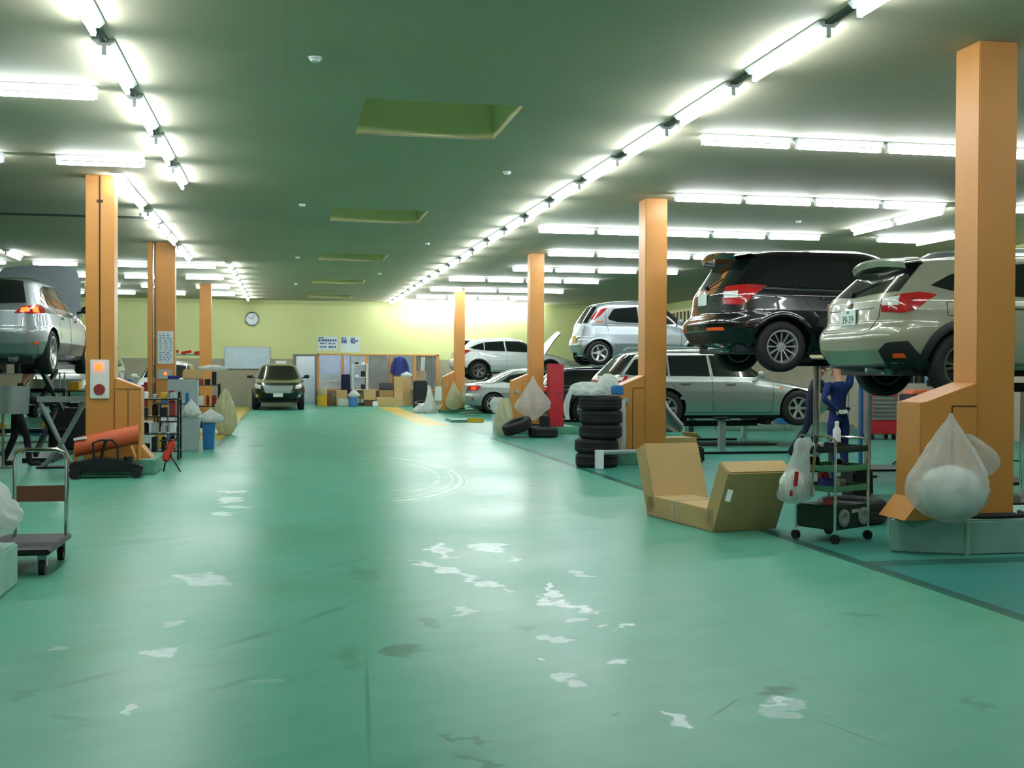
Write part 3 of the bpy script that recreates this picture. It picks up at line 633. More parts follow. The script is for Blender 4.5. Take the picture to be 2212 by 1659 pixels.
SPEC['wagon'] = dict(L=4.68, W=1.70, paint='paint_silver', wheels=(1.18, 3.83), r=.335, rr=.205, spokes=(6, 0, .03), rimcol='rim_silver', nr=6, nf=4.6, gap=.05,
    rear=[(.20, .30), (.28, .08), (.42, .01), (.55, .0), (.62, .05), (.86, .08), (.93, .13), (1.30, .50), (1.36, .60), (1.42, 1.0), (1.455, 1.8), (1.46, 2.1)],
    front=[(.20, 4.5), (.30, 4.64), (.5, 4.68), (.62, 4.6), (.72, 4.3), (.80, 3.9), (.87, 3.5), (.90, 3.35), (1.30, 2.72), (1.37, 2.58), (1.43, 2.4), (1.455, 2.25), (1.46, 2.15)],
    width=[(.20, .77), (.28, .82), (.45, .85), (.65, .85), (.84, .835), (.90, .81), (1.28, .65), (1.34, .62), (1.40, .55), (1.45, .38), (1.46, .28)],
    win=[('q', [(.40, .97), (.6, .945), (1.22, .94)], [(.62, 1.24), (.9, 1.28), (1.22, 1.31)]), ('r', [(1.26, .94), (2.05, .935)], [(1.26, 1.31), (2.02, 1.33)]), ('f', [(2.11, .935), (3.2, .925)], [(2.08, 1.33), (2.55, 1.31), (2.7, 1.27)])],
    rwin=([(-.70, .96), (0, .93), (.70, .96)], [(-.56, 1.32), (0, 1.35), (.56, 1.32)]), fwin=([(-.66, .92), (0, .91), (.66, .92)], [(-.54, 1.30), (0, 1.34), (.54, 1.30)]),
    patches=[('tail_lamp', 'rc', [(-.30, .78), (-.02, .765), (.08, .77), (.13, .80)], [(-.28, .90), (0, .92), (.12, .94), (.17, .92)], 'lamp_red'),
             ('lamp_lens', 'rc', [(-.05, .85), (.08, .85)], [(-.05, .91), (.10, .92)], 'lamp_clear'),
             ('garnish', 'rear', [(-.5, .78), (.5, .78)], [(-.5, .86), (.5, .86)], 'red_dull'),
             ('side_moulding', 'side', [(1.45, .50), (3.28, .50)], [(1.45, .555), (3.28, .555)], 'paint_silver'),
             ('headlamp', 'fc', [(-.25, .58), (.1, .60)], [(-.25, .68), (.2, .72)], 'lamp_clear'), ('side_marker', 'side', [(3.44, .70), (3.50, .70)], [(3.44, .73), (3.50, .73)], 'lamp_orange')],
    seams=[('side', [(1.24, 1.34), (1.24, .92), (1.40, .6), (1.44, .26), (3.3, .25)]), ('side', [(2.07, 1.34), (2.08, .9), (2.1, .25)]), ('side', [(3.3, .93), (3.3, .6), (3.28, .25)]), ('rear', [(-.62, .94), (-.58, .60), (.58, .60), (.62, .94)])],
    handles=[(1.55, .80), (2.45, .79)], mirror=(3.0, .97, .84), rails=(.75, 2.55, .56, 1.475), badge=[(0, .9, '', .04)])

SPEC['compact'] = dict(L=3.4, W=1.475, paint='paint_ice', wheels=(.48, 2.84), r=.285, rr=.185, spokes=(5, .0, .028), rimcol='rim_silver', nr=4.6, nf=4.2, gap=.045,
    rear=[(.22, .24), (.30, .08), (.46, .0), (.60, .03), (.66, .08), (.95, .14), (1.02, .18), (1.36, .42), (1.43, .52), (1.48, .8), (1.515, 1.3), (1.52, 1.5)],
    front=[(.22, 3.25), (.32, 3.36), (.55, 3.40), (.70, 3.3), (.82, 3.05), (.92, 2.8), (.97, 2.68), (1.36, 2.15), (1.44, 2.0), (1.49, 1.85), (1.515, 1.7), (1.52, 1.6)],
    width=[(.22, .64), (.30, .70), (.5, .735), (.72, .735), (.9, .71), (.98, .68), (1.34, .56), (1.40, .53), (1.47, .45), (1.51, .33), (1.52, .25)],
    win=[('r', [(.72, 1.05), (.90, 1.0), (1.42, .98)], [(.70, 1.10), (.84, 1.30), (1.40, 1.36)]), ('f', [(1.48, .98), (2.52, .955)], [(1.46, 1.36), (1.95, 1.35), (2.12, 1.28)])],
    rwin=([(-.42, 1.0), (0, .98), (.42, 1.0)], [(-.40, 1.36), (0, 1.40), (.40, 1.36)]), fwin=([(-.55, .99), (0, .97), (.55, .99)], [(-.46, 1.36), (0, 1.40), (.46, 1.36)]),
    patches=[('tail_lamp', 'rc', [(-.08, 1.06), (.02, 1.04), (.10, 1.12)], [(-.02, 1.24), (.10, 1.31), (.20, 1.32)], 'lamp_red'),
             ('quarter_glass', 'rc', [(-.24, .98), (-.12, .98)], [(-.24, 1.36), (-.06, 1.34)], 'glass_dark'),
             ('side_marker', 'side', [(.42, .99), (.58, .99)], [(.42, 1.01), (.58, 1.01)], 'lamp_orange'), ('headlamp', 'fc', [(-.2, .62), (.06, .66)], [(-.2, .74), (.12, .78)], 'lamp_clear')],
    seams=[('side', [(.64, 1.42), (.64, .95), (.70, .78)]), ('side', [(1.44, 1.38), (1.44, .95), (1.46, .26)]), ('side', [(2.42, .96), (2.44, .6), (2.4, .26)]), ('side', [(.64, .97), (1.44, .95)]), ('rear', [(-.50, 1.0), (-.46, .64), (.46, .64), (.50, 1.0)])],
    handles=[(.74, .93), (1.62, .92)], cladding=.06, cladcol='paint_ice', mirror=(2.35, 1.02, .74), badge=[(0, .92, '', .035)])

SPEC['hatch'] = dict(SPEC['cross'], paint='paint_white', rimcol='rim_grey', cladcol='trim_black', cladding=.04)
SPEC['sedan'] = dict(L=4.63, W=1.73, paint='paint_silver', wheels=(.86, 3.53), r=.325, rr=.21, spokes=(5, .1, .018), rimcol='rim_silver', nr=5.5, nf=4.6, gap=.045,
    rear=[(.20, .30), (.28, .08), (.42, .01), (.55, .0), (.64, .04), (.88, .06), (.95, .14), (.99, .45), (1.01, .70), (1.30, 1.35), (1.38, 1.55), (1.415, 1.9), (1.425, 2.15)],
    front=[(.20, 4.45), (.30, 4.58), (.5, 4.63), (.66, 4.55), (.76, 4.2), (.84, 3.8), (.90, 3.45), (.94, 3.3), (1.30, 2.68), (1.37, 2.5), (1.41, 2.35), (1.425, 2.25)],
    width=[(.20, .78), (.28, .83), (.45, .86), (.65, .865), (.84, .85), (.93, .82), (1.28, .63), (1.34, .6), (1.39, .5), (1.42, .36), (1.425, .26)],
    win=[('r', [(1.12, 1.0), (1.4, .965), (2.1, .95)], [(1.14, 1.02), (1.40, 1.2), (2.05, 1.31)]), ('f', [(2.17, .95), (3.2, .935)], [(2.12, 1.31), (2.50, 1.30), (2.66, 1.26)])],
    belt=[(1.1, .985), (1.4, .945), (3.3, .915)], beltcol='chrome',
    rwin=([(-.62, 1.03), (0, 1.02), (.62, 1.03)], [(-.52, 1.33), (0, 1.36), (.52, 1.33)]), fwin=([(-.66, .96), (0, .95), (.66, .96)], [(-.53, 1.30), (0, 1.34), (.53, 1.30)]),
    patches=[('tail_lamp', 'rc', [(-.30, .74), (0, .72), (.10, .76), (.18, .82)], [(-.28, .86), (0, .88), (.14, .89), (.22, .87)], 'lamp_red'), ('lamp_lens', 'rc', [(-.14, .755), (.02, .755)], [(-.13, .84), (.04, .84)], 'lamp_red_lit'), ('reflector', 'rc', [(-.1, .42), (-.02, .42)], [(-.1, .48), (-.02, .48)], 'lamp_red'),
             ('headlamp', 'fc', [(-.25, .60), (.1, .62)], [(-.25, .72), (.2, .76)], 'lamp_clear')],
    seams=[('side', [(1.20, 1.0), (1.40, .6), (1.42, .26), (3.3, .25)]), ('side', [(2.13, 1.32), (2.14, .9), (2.14, .25)]), ('side', [(3.26, .93), (3.3, .6), (3.28, .25)]), ('rear', [(-.56, .92), (-.52, .62), (.52, .62), (.56, .92)])],
    handles=[(1.55, .84), (2.5, .82)], mirror=(2.98, 1.0, .86))
SPEC['navy'] = dict(SPEC['wagon'], paint='paint_navy', belt=[(.4, .93), (1.3, .92), (3.3, .905)], beltcol='chrome', railcol='chrome')
paint('paint_dim', '7e8688', .6, .36)
SPEC['tourer'] = dict(SPEC['wagon'], L=4.68, W=1.76, paint='paint_dim', wheels=(.90, 3.55), r=.33, rr=.235, spokes=(5, .12, .016))
SPEC['tourer'].update(rear=[(.22, .34), (.30, .12), (.44, .02), (.62, .0), (.70, .04), (.92, .10), (1.0, .17), (1.34, .52), (1.40, .64), (1.45, 1.0), (1.485, 1.8), (1.49, 2.1)],
    width=[(.22, .78), (.30, .84), (.48, .88), (.7, .875), (.90, .85), (.97, .82), (1.32, .64), (1.38, .61), (1.44, .52), (1.48, .36), (1.49, .27)],
    front=[(.22, 4.45), (.32, 4.62), (.5, 4.68), (.68, 4.6), (.78, 4.3), (.87, 3.9), (.94, 3.5), (.98, 3.35), (1.33, 2.72), (1.40, 2.58), (1.46, 2.4), (1.485, 2.25), (1.49, 2.15)],
    win=[('q', [(.62, 1.06), (.8, 1.03), (1.16, 1.01)], [(.66, 1.10), (.9, 1.26), (1.16, 1.32)]), ('r', [(1.22, 1.01), (2.05, 1.0)], [(1.22, 1.33), (2.02, 1.36)]), ('f', [(2.11, 1.0), (3.2, .99)], [(2.08, 1.36), (2.55, 1.34), (2.7, 1.29)])],
    rwin=([(-.62, 1.03), (0, 1.0), (.62, 1.03)], [(-.50, 1.36), (0, 1.40), (.50, 1.36)]), glass='glass_tint',
    patches=[('tail_lamp', 'rc', [(-.34, .88), (0, .87), (.12, .87), (.22, .90)], [(-.20, .97), (0, 1.01), (.20, 1.01), (.28, .94)], 'lamp_red'),
             ('lamp_lens', 'rc', [(-.26, .90), (-.13, .90)], [(-.22, .95), (-.13, .965)], 'lamp_lit'), ('lamp_lens', 'rc', [(-.07, .895), (.05, .895)], [(-.07, .975), (.05, .975)], 'lamp_lit'),
             ('reflector', 'rc', [(-.10, .44), (.02, .44)], [(-.10, .475), (.02, .475)], 'lamp_orange'), ('headlamp', 'fc', [(-.25, .62), (.1, .66)], [(-.25, .74), (.2, .80)], 'lamp_clear')],
    mirror=(2.95, 1.06, .88), mcol='black', handles=[(1.6, .86), (2.55, .85)])
del SPEC['tourer']['rails']
mat('glass_tint', '2a3230', .04, 0, coat=1.)
SPEC['grille'] = dict(SPEC['suv'], paint='paint_dark', L=4.8, W=1.82, wheels=(1.05, 3.85), rimcol='rim_grey')
SPEC['grille'].update(front=[(.32, 4.5), (.42, 4.7), (.62, 4.8), (.86, 4.74), (.96, 4.5), (1.04, 4.1), (1.08, 3.75), (1.50, 3.05), (1.55, 2.95), (1.60, 2.7), (1.62, 2.5), (1.625, 2.4)],
    rear=[(.32, .34), (.40, .12), (.55, .02), (.68, .0), (.74, .04), (.80, .12), (1.08, .16), (1.18, .22), (1.50, .46), (1.56, .52), (1.60, .9), (1.62, 1.6), (1.625, 2.2)],
    width=[(.32, .78), (.42, .86), (.60, .91), (.82, .905), (.98, .88), (1.06, .84), (1.10, .82), (1.46, .67), (1.52, .64), (1.58, .56), (1.62, .40), (1.625, .3)],
    fwin=([(-.70, 1.09), (0, 1.08), (.70, 1.09)], [(-.58, 1.47), (0, 1.53), (.58, 1.47)]), rwin=([(-.62, 1.17), (0, 1.15), (.62, 1.17)], [(-.52, 1.46), (0, 1.5), (.52, 1.46)]),
    win=[('r', [(1.0, 1.13), (2.05, 1.11)], [(1.0, 1.36), (2.0, 1.45)]), ('f', [(2.12, 1.11), (3.4, 1.09)], [(2.07, 1.45), (2.7, 1.44), (2.95, 1.36)])], belt=[(.8, 1.1), (3.4, 1.07)],
    patches=[('headlamp', 'fc', [(-.34, .74), (-.05, .76), (.12, .82)], [(-.30, .86), (-.05, .92), (.12, .93)], 'lamp_clear'), ('grille', 'front', [(-.42, .60), (.42, .60)], [(-.52, .86), (.52, .86)], 'grey_metal'),
             ('lower_intake', 'front', [(-.5, .36), (.5, .36)], [(-.55, .50), (.55, .50)], 'black'), ('fog_lamp', 'fc', [(-.16, .46), (-.04, .46)], [(-.16, .54), (-.04, .54)], 'lamp_clear'), ('tail_lamp', 'rc', [(-.2, .95), (.1, .95)], [(-.2, 1.1), (.1, 1.1)], 'lamp_red')],
    seams=[('front', [(-.6, .92), (0, .90), (.6, .92)])], mirror=(3.35, 1.16, .90), mcol='paint_dark')
del SPEC['grille']['spoiler']


car_a, Ba = make_car(SPEC['cross'], 'crossover_car', 'khaki crossover car raised on a lift just left of the nearest right column', 'car', 5.87, 11.58, 1.16, 90)
plate(Ba, car_a, .86, 'plate_white', 'rear', '39-39', small='500')
car_b, Bb = make_car(SPEC['suv'], 'sport_utility_car', 'glossy black sport utility car raised high on a lift behind the khaki car', 'car', 5.7, 15.72, 1.43, 90)
plate(Bb, car_b, 1.02, 'plate_white', 'rear')
car_c, Bc = make_car(SPEC['wagon'], 'estate_car', 'long silver estate car held low on a lift behind the second right column', 'car', 5.78, 21.45, .40, 90)
plate(Bc, car_c, .68, 'plate_white', 'rear')
car_d, Bd = make_car(SPEC['compact'], 'compact_car', 'small silver car with a yellow plate raised above the silver estate car', 'car', 6.55, 26.3, 1.55, 90)
plate(Bd, car_d, .60, 'plate_yellow', 'rear', y=-.18)
car_e, Be = make_car(SPEC['hatch'], 'hatchback_car', 'white hatchback raised near the end wall with its bonnet open', 'car', 5.9, 42.1, 1.05, 90)
car_f, Bf = make_car(SPEC['sedan'], 'saloon_car', 'silver saloon car standing low with its tail lamp lit beside the third right column', 'car', 5.5, 36.4, .06, 90)
car_g, Bg = make_car(SPEC['navy'], 'estate_car', 'dark navy car seen between the red locker and the silver estate car', 'car', 6.35, 29.6, .10, 90)
car_h, Bh = make_car(SPEC['tourer'], 'estate_car', 'silver estate car with lit tail lamps and open bonnet raised on the left scissor lift', 'car', -4.27, 17.3, 1.34, 1.2)
car_k, Bk = make_car(SPEC['grille'], 'sport_utility_car', 'dark sport utility car parked facing us at the end of the aisle', 'car', -.27, 45.35, 0, 180)
plate(Bk, car_k, .55, 'plate_white', 'front')
car_l, Bl = make_car(dict(SPEC['hatch'], paint='paint_silver'), 'hatchback_car', 'silver hatchback raised behind the khaki car, partly hidden by the nearest right column', 'car', 7.9, 13.66, 1.50, 90)
car_i, Bi = make_car(dict(SPEC['suv'], paint='paint_silver'), 'minivan', 'silver van facing us just beyond the nearest left column', 'car', -4.78, 31.0, .34, 180)
car_j, Bj = make_car(dict(SPEC['hatch'], paint='paint_white'), 'hatchback_car', 'white hatchback facing us behind the second left column', 'car', -3.65, 40.3, .12, 180)

def bonnet(root, B, hx, hz, ln, ang, col, w=.72, under='dark_steel'):
    rows, rows2 = [], []
    for i in range(9):
        t = i / 8; x = hx + ln * t * cos(ang) + .0; z = hz + ln * t * sin(ang) - .10 * sin(ang) * t * t * 0 
        cur = .10 * sin(pi * t) ; x -= cur * sin(ang) * .5; z += cur * cos(ang) * .5; ww = w * (1 - .22 * t ** 3)
        rows.append([(x, ww * (j / 6 - 1), z - .05 * (j / 6 - 1) ** 2) for j in range(13)])
    rows2 = [[(p[0] + .035 * sin(ang), p[1] * .97, p[2] - .035 * cos(ang)) for p in r] for r in rows]
    mb = MB(); mb.grid(rows); n = len(mb.f); mb.cur = 1; mb.grid([list(reversed(r)) for r in rows2])
    o = mb.build('bonnet', [col, under], root, smooth=60, fix=False)
    md = MB(); md.tube([(hx + .5, -w + .06, hz), (hx + .5 * cos(ang) + .1, -w + .08, hz + .5 * sin(ang))], .008, 6); md.build('stay_rod', 'steel', root)
    mb = MB(); B.patch(mb, 'front', [(-.6, hz - .17), (.6, hz - .17)], [(-.6, hz - .05), (.6, hz - .05)]); mb.build('engine_bay', 'black', root)
bonnet(car_e, Be, 3.42, 1.02, 1.0, rad(52), 'paint_white', .7)
bonnet(car_h, Bh, 3.40, .98, 1.05, rad(58), 'bonnet_under', .76, 'bonnet_under')

# ================================================================== COLUMNS, PLINTHS, CABINETS
def column(x0, x1, y0, y1, z0, label, split=False):
    root = thing('orange_column', label, 'column', (0, 0, 0))
    m = MB(); m.bb(x0, x1, y0, y1, z0, H - .001); m.build('column_casing', 'orange', root, smooth=0, bevel=.008)
    m = MB(); m.bb(x0 - .012, x1 + .012, y0 - .012, y1 + .012, z0, z0 + .04); m.build('base_trim', 'trim_black', root, smooth=0)
    if split: m = MB(); m.bb((x0 + x1) / 2 - .012, (x0 + x1) / 2 + .008, y0 - .006, y0 + .02, z0 + 1.25, H - .01); m.bb((x0 + x1) / 2 - .04, (x0 + x1) / 2 + .04, y0 - .008, y0 + .01, 3.72, 3.76); m.build('panel_joint', 'orange_dark', root, smooth=0)
    return root
def cabinet(x0, x1, y0, y1, z0, zl, zr, label, flare=-1, switches=True):
    """sloping-topped control cabinet beside a column; flare -1 skirts out to the left, +1 to the right"""
    root = thing('control_cabinet', label, 'cabinet', (0, 0, 0))
    m = MB(); m.prism([(x0, z0), (x1, z0), (x1, zr), (x0 + (x1 - x0) * .1, zl + (zr - zl) * .05), (x0, zl)] if flare < 0 else [(x0, z0), (x1, z0), (x1, zr), (x1 - (x1 - x0) * .1, zr + (zl - zr) * .05), (x0, zl)], y0, y1)
    m.build('cabinet_body', 'orange', root, smooth=0, bevel=.006)
    m = MB()
    if flare < 0: m.prism([(x0 - .14, z0), (x0 + .05, z0), (x0 + .02, z0 + .17), (x0, z0 + .17)], y0 - .02, y1 + .02)
    else: m.prism([(x1 - .05, z0), (x1 + .14, z0), (x1, z0 + .17), (x1 - .02, z0 + .17)], y0 - .02, y1 + .02)
    m.build('flared_skirt', 'orange', root, smooth=0)
    m = MB(); xm = x0 + (x1 - x0) * (.55 if flare < 0 else .5); zt = min(zl, zr) - .03
    m.bb(xm - .004, xm + .004, y0 - .004, y0 + .01, z0, zt); m.bb(x0 + .01 if flare > 0 else xm, x1 - .01, y0 - .004, y0 + .01, zt, zt + .008)
    m.build('door_gap', 'orange_dark', root, smooth=0)
    if switches:
        m = MB(); xs = x0 + (x1 - x0) * .28
        m.box((xs, y0 - .012, z0 + .78), (.08, .03, .09)); m.box((xs - .02, y0 - .03, z0 + .78), (.018, .02, .05)); m.box((xs + .02, y0 - .03, z0 + .78), (.018, .02, .05)); m.build('switch_plate', 'grey_plastic', root, smooth=0)
    return root
def plinth(x0, x1, y0, y1, h, m_, label, name='concrete_plinth', joints=()):
    m = MB(); m.bb(x0, x1, y0, y1, 0, h); o = m.build(name, m_, smooth=0, bevel=.012); tag(o, label, 'plinth')
    for j in joints: q = MB(); q.bb(j - .012, j + .012, y0 - .004, y0 + .02, .01, h - .01); q.build('joint', 'plinth_pale', o, smooth=0)
    return o
PN = ['nearest', 'second', 'third', 'fourth', 'fifth']
m = MB(); m.prism([(4.76, 8.5), (5.27, 8.25), (7.3, 8.25), (7.3, 9.2), (5.12, 9.2)], 0, .27, 'Z'); o = m.build('concrete_plinth', 'plinth_grey', smooth=0, bevel=.012); tag(o, 'painted green concrete plinth under the nearest right column', 'plinth')
m = MB(); m.bb(5.26, 5.285, 8.235, 8.27, .0, .26); m.build('joint', 'plinth_pale', o, smooth=0)
column(5.44, 5.78, 8.4, 8.74, .27, 'tall orange column nearest us on the right')
cabinet(4.93, 5.43, 8.37, 8.74, .27, 1.20, 1.36, 'orange control cabinet with sloping top left of the nearest right column', switches=False)
plinth(4.92, 6.1, 17.0, 17.75, .2, 'concrete_green', 'green plinth under the second right column')
column(5.44, 5.79, 17.16, 17.52, .2, 'tall orange column on the right, second from us')
cabinet(5.0, 5.43, 17.12, 17.5, .2, 1.20, 1.37, 'orange control cabinet with two switches left of the second right column')
plinth(5.0, 6.5, 25.3, 26.6, .16, 'concrete_green', 'green plinth under the third right column')
column(5.47, 5.8, 25.9, 26.22, .16, 'tall orange column on the right, third from us')
cabinet(5.06, 5.46, 25.86, 26.2, .16, 1.2, 1.36, 'orange control cabinet left of the third right column')
plinth(5.0, 6.4, 37.8, 38.6, .12, 'concrete_green', 'green plinth under the farthest right column')
column(5.5, 5.83, 38.05, 38.4, .12, 'tall orange column on the right, farthest from us')
cabinet(5.1, 5.49, 38.0, 38.36, .12, 1.2, 1.38, 'orange control cabinet left of the farthest right column')
plinth(-3.4, -1.76, 7.68, 8.22, .28, 'plinth_pale', 'pale green concrete plinth at the lower left picture corner')
column(-2.9, -2.5, 7.75, 8.1, .28, 'orange column out of frame on the left')
plinth(-2.75, -1.75, 16.35, 17.4, .2, 'concrete_green', 'green plinth under the nearest left column')
column(-2.71, -2.33, 16.75, 17.1, .2, 'tall orange column nearest us on the left, with alarm box', split=True)
cabinet(-2.32, -1.97, 16.72, 17.08, .2, 1.31, 1.18, 'orange control cabinet right of the nearest left column', flare=1, switches=False)
column(-2.70, -2.31, 25.4, 25.74, .0, 'orange column with a paper notice, second on the left')
m = MB(); m.bb(-2.87, -2.77, 25.42, 25.7, 0, H - .001); tag(m.build('orange_post', 'orange', smooth=0, bevel=.006), 'thin orange post just left of the second left column', 'post')
m = MB(); m.cyl((-2.735, 25.6, 0), (-2.735, 25.6, H - .002), .016, n=10)
for z in (.9, 2.05, 3.2): m.bb(-2.768, -2.702, 25.57, 25.63, z, z + .03)
tag(m.build('conduit_pipe', 'steel'), 'thin grey conduit between the orange post and the second left column', 'pipe')
column(-2.69, -2.33, 37.8, 38.15, .0, 'orange column farthest from us on the left')

# alarm box on the nearest left column
t = thing('fire_alarm_box', 'white alarm box with lit red lamp on the nearest left column', 'alarm', (-2.52, 16.75, 1.29))
m = MB(); m.bb(-.125, .125, -.035, 0, -.27, .27); m.build('box', 'white_paint', t, bevel=.01)
m = MB(); m.lathe([(.05, 0), (.05, -.01), (.035, -.03), (0, -.04)], (-.01, -.035, .17), 'Y', 20); m.build('lamp', 'lamp_lit', t)
m = MB(); m.lathe([(.075, 0), (.075, -.015), (.06, -.02), (.055, -.012), (.03, -.014), (0, -.018)], (0, -.035, -.14), 'Y', 28); m.build('bell_push', 'red_dull', t)
t = thing('fire_alarm_box', 'grey box with small lit red lamp low on the second left column', 'alarm', (-2.52, 25.4, 1.33))
m = MB(); m.bb(-.15, .15, -.03, 0, -.12, .09); m.build('box', 'grey_plastic', t, bevel=.008)
m = MB(); m.lathe([(.03, 0), (.03, -.012), (0, -.02)], (.02, -.03, 0), 'Y', 14); m.build('lamp', 'lamp_lit', t)
t = thing('paper_notice', 'white printed notice taped to the second left column', 'notice', (-2.5, 25.395, 1.88))
m = MB(); m.bb(-.16, .16, -.004, .003, -.34, .34); m.build('sheet', 'white_paper', t, smooth=0)
m = MB(); random.seed(3)
for i in range(17):
    z = .29 - .036 * i; a = -.13
    while a < .1: b = a + random.uniform(.02, .07); m.bb(a, min(b, .13), -.006, -.003, z - .006, z + .006); a = b + random.uniform(.01, .05)
m.build('printing', 'ink', t, smooth=0)

# ================================================================== LIFTS
def post_lift(label, X, Y, zt, posts=((-.9, 0), (.9, 0)), arm=.62, ln=1.5, r=.07, cover='steel'):
    zt -= .003; t = thing('car_lift', label, 'lift', (X, Y, 0))
    m = MB(); m.bb(-ln / 2 - .3, ln / 2 + .3, -.35, .35, 0, .03); m.build('floor_plate', 'dark_steel', t, smooth=0)
    for px_, py_ in posts: q = MB(); q.cyl((px_, py_, .03), (px_, py_, zt - .1), r, n=24); q.build('piston', 'chrome', t)
    m = MB(); m.bb(-ln / 2, ln / 2, -.09, .09, zt - .17, zt - .07)
    for s in (-1, 1): m.bb(s * ln / 2 - .06, s * ln / 2 + .06, -arm, arm, zt - .12, zt - .05)
    m.build('cross_beam', 'dark_steel', t, smooth=0)
    for sx in (-1, 1):
        for sy in (-1, 1): q = MB(); q.cyl((sx * ln / 2, sy * (arm - .06), zt - .05), (sx * ln / 2, sy * (arm - .06), zt), .06, n=16); q.build('lifting_pad', 'rubber', t)
    return t
post_lift('piston lift holding the khaki crossover car', 5.87 + 2.25, 11.58, 1.16 + .24, ((0, 0),), ln=1.6)
post_lift('polished piston lift under the black sport utility car', 5.7 + 2.3, 15.72, 1.43 + .26, ((-.4, 0),), ln=1.7, r=.05)
post_lift('twin piston lift with long floor plate under the silver estate car', 5.78 + 2.45, 21.45, .40 + .14, ((-.6, 0), (.6, 0)), ln=1.7)
post_lift('piston lift under the small silver car', 6.55 + 1.7, 26.3, 1.55 + .16, ((0, 0),), ln=1.3, arm=.5)
post_lift('piston lift under the white hatchback near the end wall', 5.9 + 2.2, 42.1, 1.05 + .24, ((0, 0),), ln=1.6)
post_lift('piston lift under the silver hatchback behind the khaki car', 7.9 + 2.25, 13.66, 1.50 + .24, ((0, 0),), ln=1.6)
def ramp_pair(label, X, Y, rz, h, L=4.4, gap=.72, w=.5, name='drive_on_platform', leg=False):
    t = thing(name, label, 'lift', (X, Y, 0), rz)
    for s in (-1, 1):
        m = MB(); m.prism([(0, .0), (L, .0), (L, h), (0, h), (-.35, 0.01)], s * gap - w / 2, s * gap + w / 2); m.build('runway', 'concrete_green', t, smooth=0)
    m = MB(); m.bb(-.02, .0, -gap - w / 2, gap + w / 2, 0, h * .8); m.build('edge_stripe', 'yellow', t, smooth=0)
    return t
ramp_pair('green low platform with yellow edge under the silver saloon car', 5.75, 36.4, 0, .06)
ramp_pair('green low platform under the dark navy car', 6.6, 29.6, 0, .10)
ramp_pair('low platform under the silver van beyond the left column', -4.78, 26.9, pi / 2, .34, 4.3)
ramp_pair('low platform under the white hatchback behind the left columns', -3.65, 35.95, pi / 2, .12, 4.3)
t = thing('platform_step', 'yellow and green low ramp edge in front of the silver saloon car', 'ramp', (4.75, 31.6, 0))
m = MB(); m.prism([(-.35, 0), (.45, 0), (.45, .07), (-.3, .07)], -.4, .9); m.build('plate', 'concrete_green', t, smooth=0)
m = MB(); m.bb(.1, .55, -.44, -.402, .0, .12); m.build('yellow_edge', 'yellow', t, smooth=0)

# scissor lift under the left car
t = thing('scissor_lift', 'dark scissor lift carrying the silver estate car on the left', 'lift', (-4.25, 17.9, 0))
for s in (-1, 1):
    m = MB(); m.bb(s * .55 - .24, s * .55 + .24, .7, 2.5, 1.42, 1.496); m.bb(s * .55 - .24, s * .55 - .20, .7, 2.5, 1.36, 1.42); m.build('platform', 'lift_dark', t, smooth=0)
    m = MB(); m.bb(s * .55 - .22, s * .55 + .22, .7, 2.5, 0, .07); m.build('base_rail', 'dark_steel', t, smooth=0)
    for k, (a, b) in enumerate([((.8, .12), (2.4, .76)), ((2.4, .12), (.8, .76)), ((.8, .76), (2.4, 1.4)), ((2.4, .76), (.8, 1.4))]):
        m = MB(); off = .05 if k % 2 else -.05; x = s * .55 + off; d = Vector((0, b[0] - a[0], b[1] - a[1])); n_ = Vector((0, -d.z, d.y)).normalized() * .045
        A, B_ = Vector((x, a[0], a[1])), Vector((x, b[0], b[1])); e = Vector((.03, 0, 0))
        m.ring_loft([[A - n_ - e, A - n_ + e, A + n_ + e, A + n_ - e], [B_ - n_ - e, B_ - n_ + e, B_ + n_ + e, B_ + n_ - e]]); m.build('scissor_arm', 'lift_dark', t, smooth=0)
m = MB(); m.cyl((-.8, 1.6, .44), (.8, 1.6, .44), .035); m.cyl((-.8, 1.6, 1.08), (.8, 1.6, 1.08), .035); m.build('cross_shaft', 'dark_steel', t)
# front diagonal struts seen between the wheel and the column (V shape)
t2 = thing('support_stand', 'grey V-shaped steel stand left of the nearest left column', 'stand', (-3.0, 17.6, 0))
for a, b in [((-.46, .95), (-.18, .34)), ((.16, .98), (-.18, .34)), ((-.18, .34), (-.42, .02)), ((-.18, .34), (-.02, .02))]:
    m = MB(); m.tube([(a[0], 0, a[1]), (b[0], 0, b[1])], .035, 8); m.build('strut', 'grey_metal', t2)
m = MB(); m.bb(-.50, .26, -.05, .05, .95, 1.03); m.build('top_rail', 'grey_metal', t2, smooth=0)
m = MB(); m.bb(-.5, .1, -.12, .12, 0, .03); m.build('foot', 'dark_steel', t2, smooth=0)

# ================================================================== END WALL THINGS
YW = Y1
t = thing('wall_clock', 'round white clock with silver rim on the yellow end wall', 'clock', (-1.30, YW - .045, 3.36))
m = MB(); m.lathe([(.27, .04), (.27, -.03), (.25, -.045), (.235, -.03), (.235, .0)], ax='Y', n=40, closed=True); m.build('rim', 'chrome', t)
m = MB(); m.lathe([(0, -.005), (.24, -.005), (.24, .02), (0, .02)], ax='Y', n=40); m.build('dial', 'sign_white', t)
m = MB(); m.box((.03, -.012, .06), (.014, .006, .15), ry=rad(25)); m.box((-.06, -.012, .03), (.012, .006, .19), ry=rad(-60)); m.build('hands', 'black', t, smooth=0)
m = MB()
for i in range(12): a = 2 * pi * i / 12; m.box((.2 * sin(a), -.008, .2 * cos(a)), (.012, .004, .03), ry=a)
m.build('hour_marks', 'black', t, smooth=0)
t = thing('whiteboard', 'wide pale blue whiteboard on the end wall left of the dark car', 'whiteboard', (-1.475, YW - .02, 1.85))
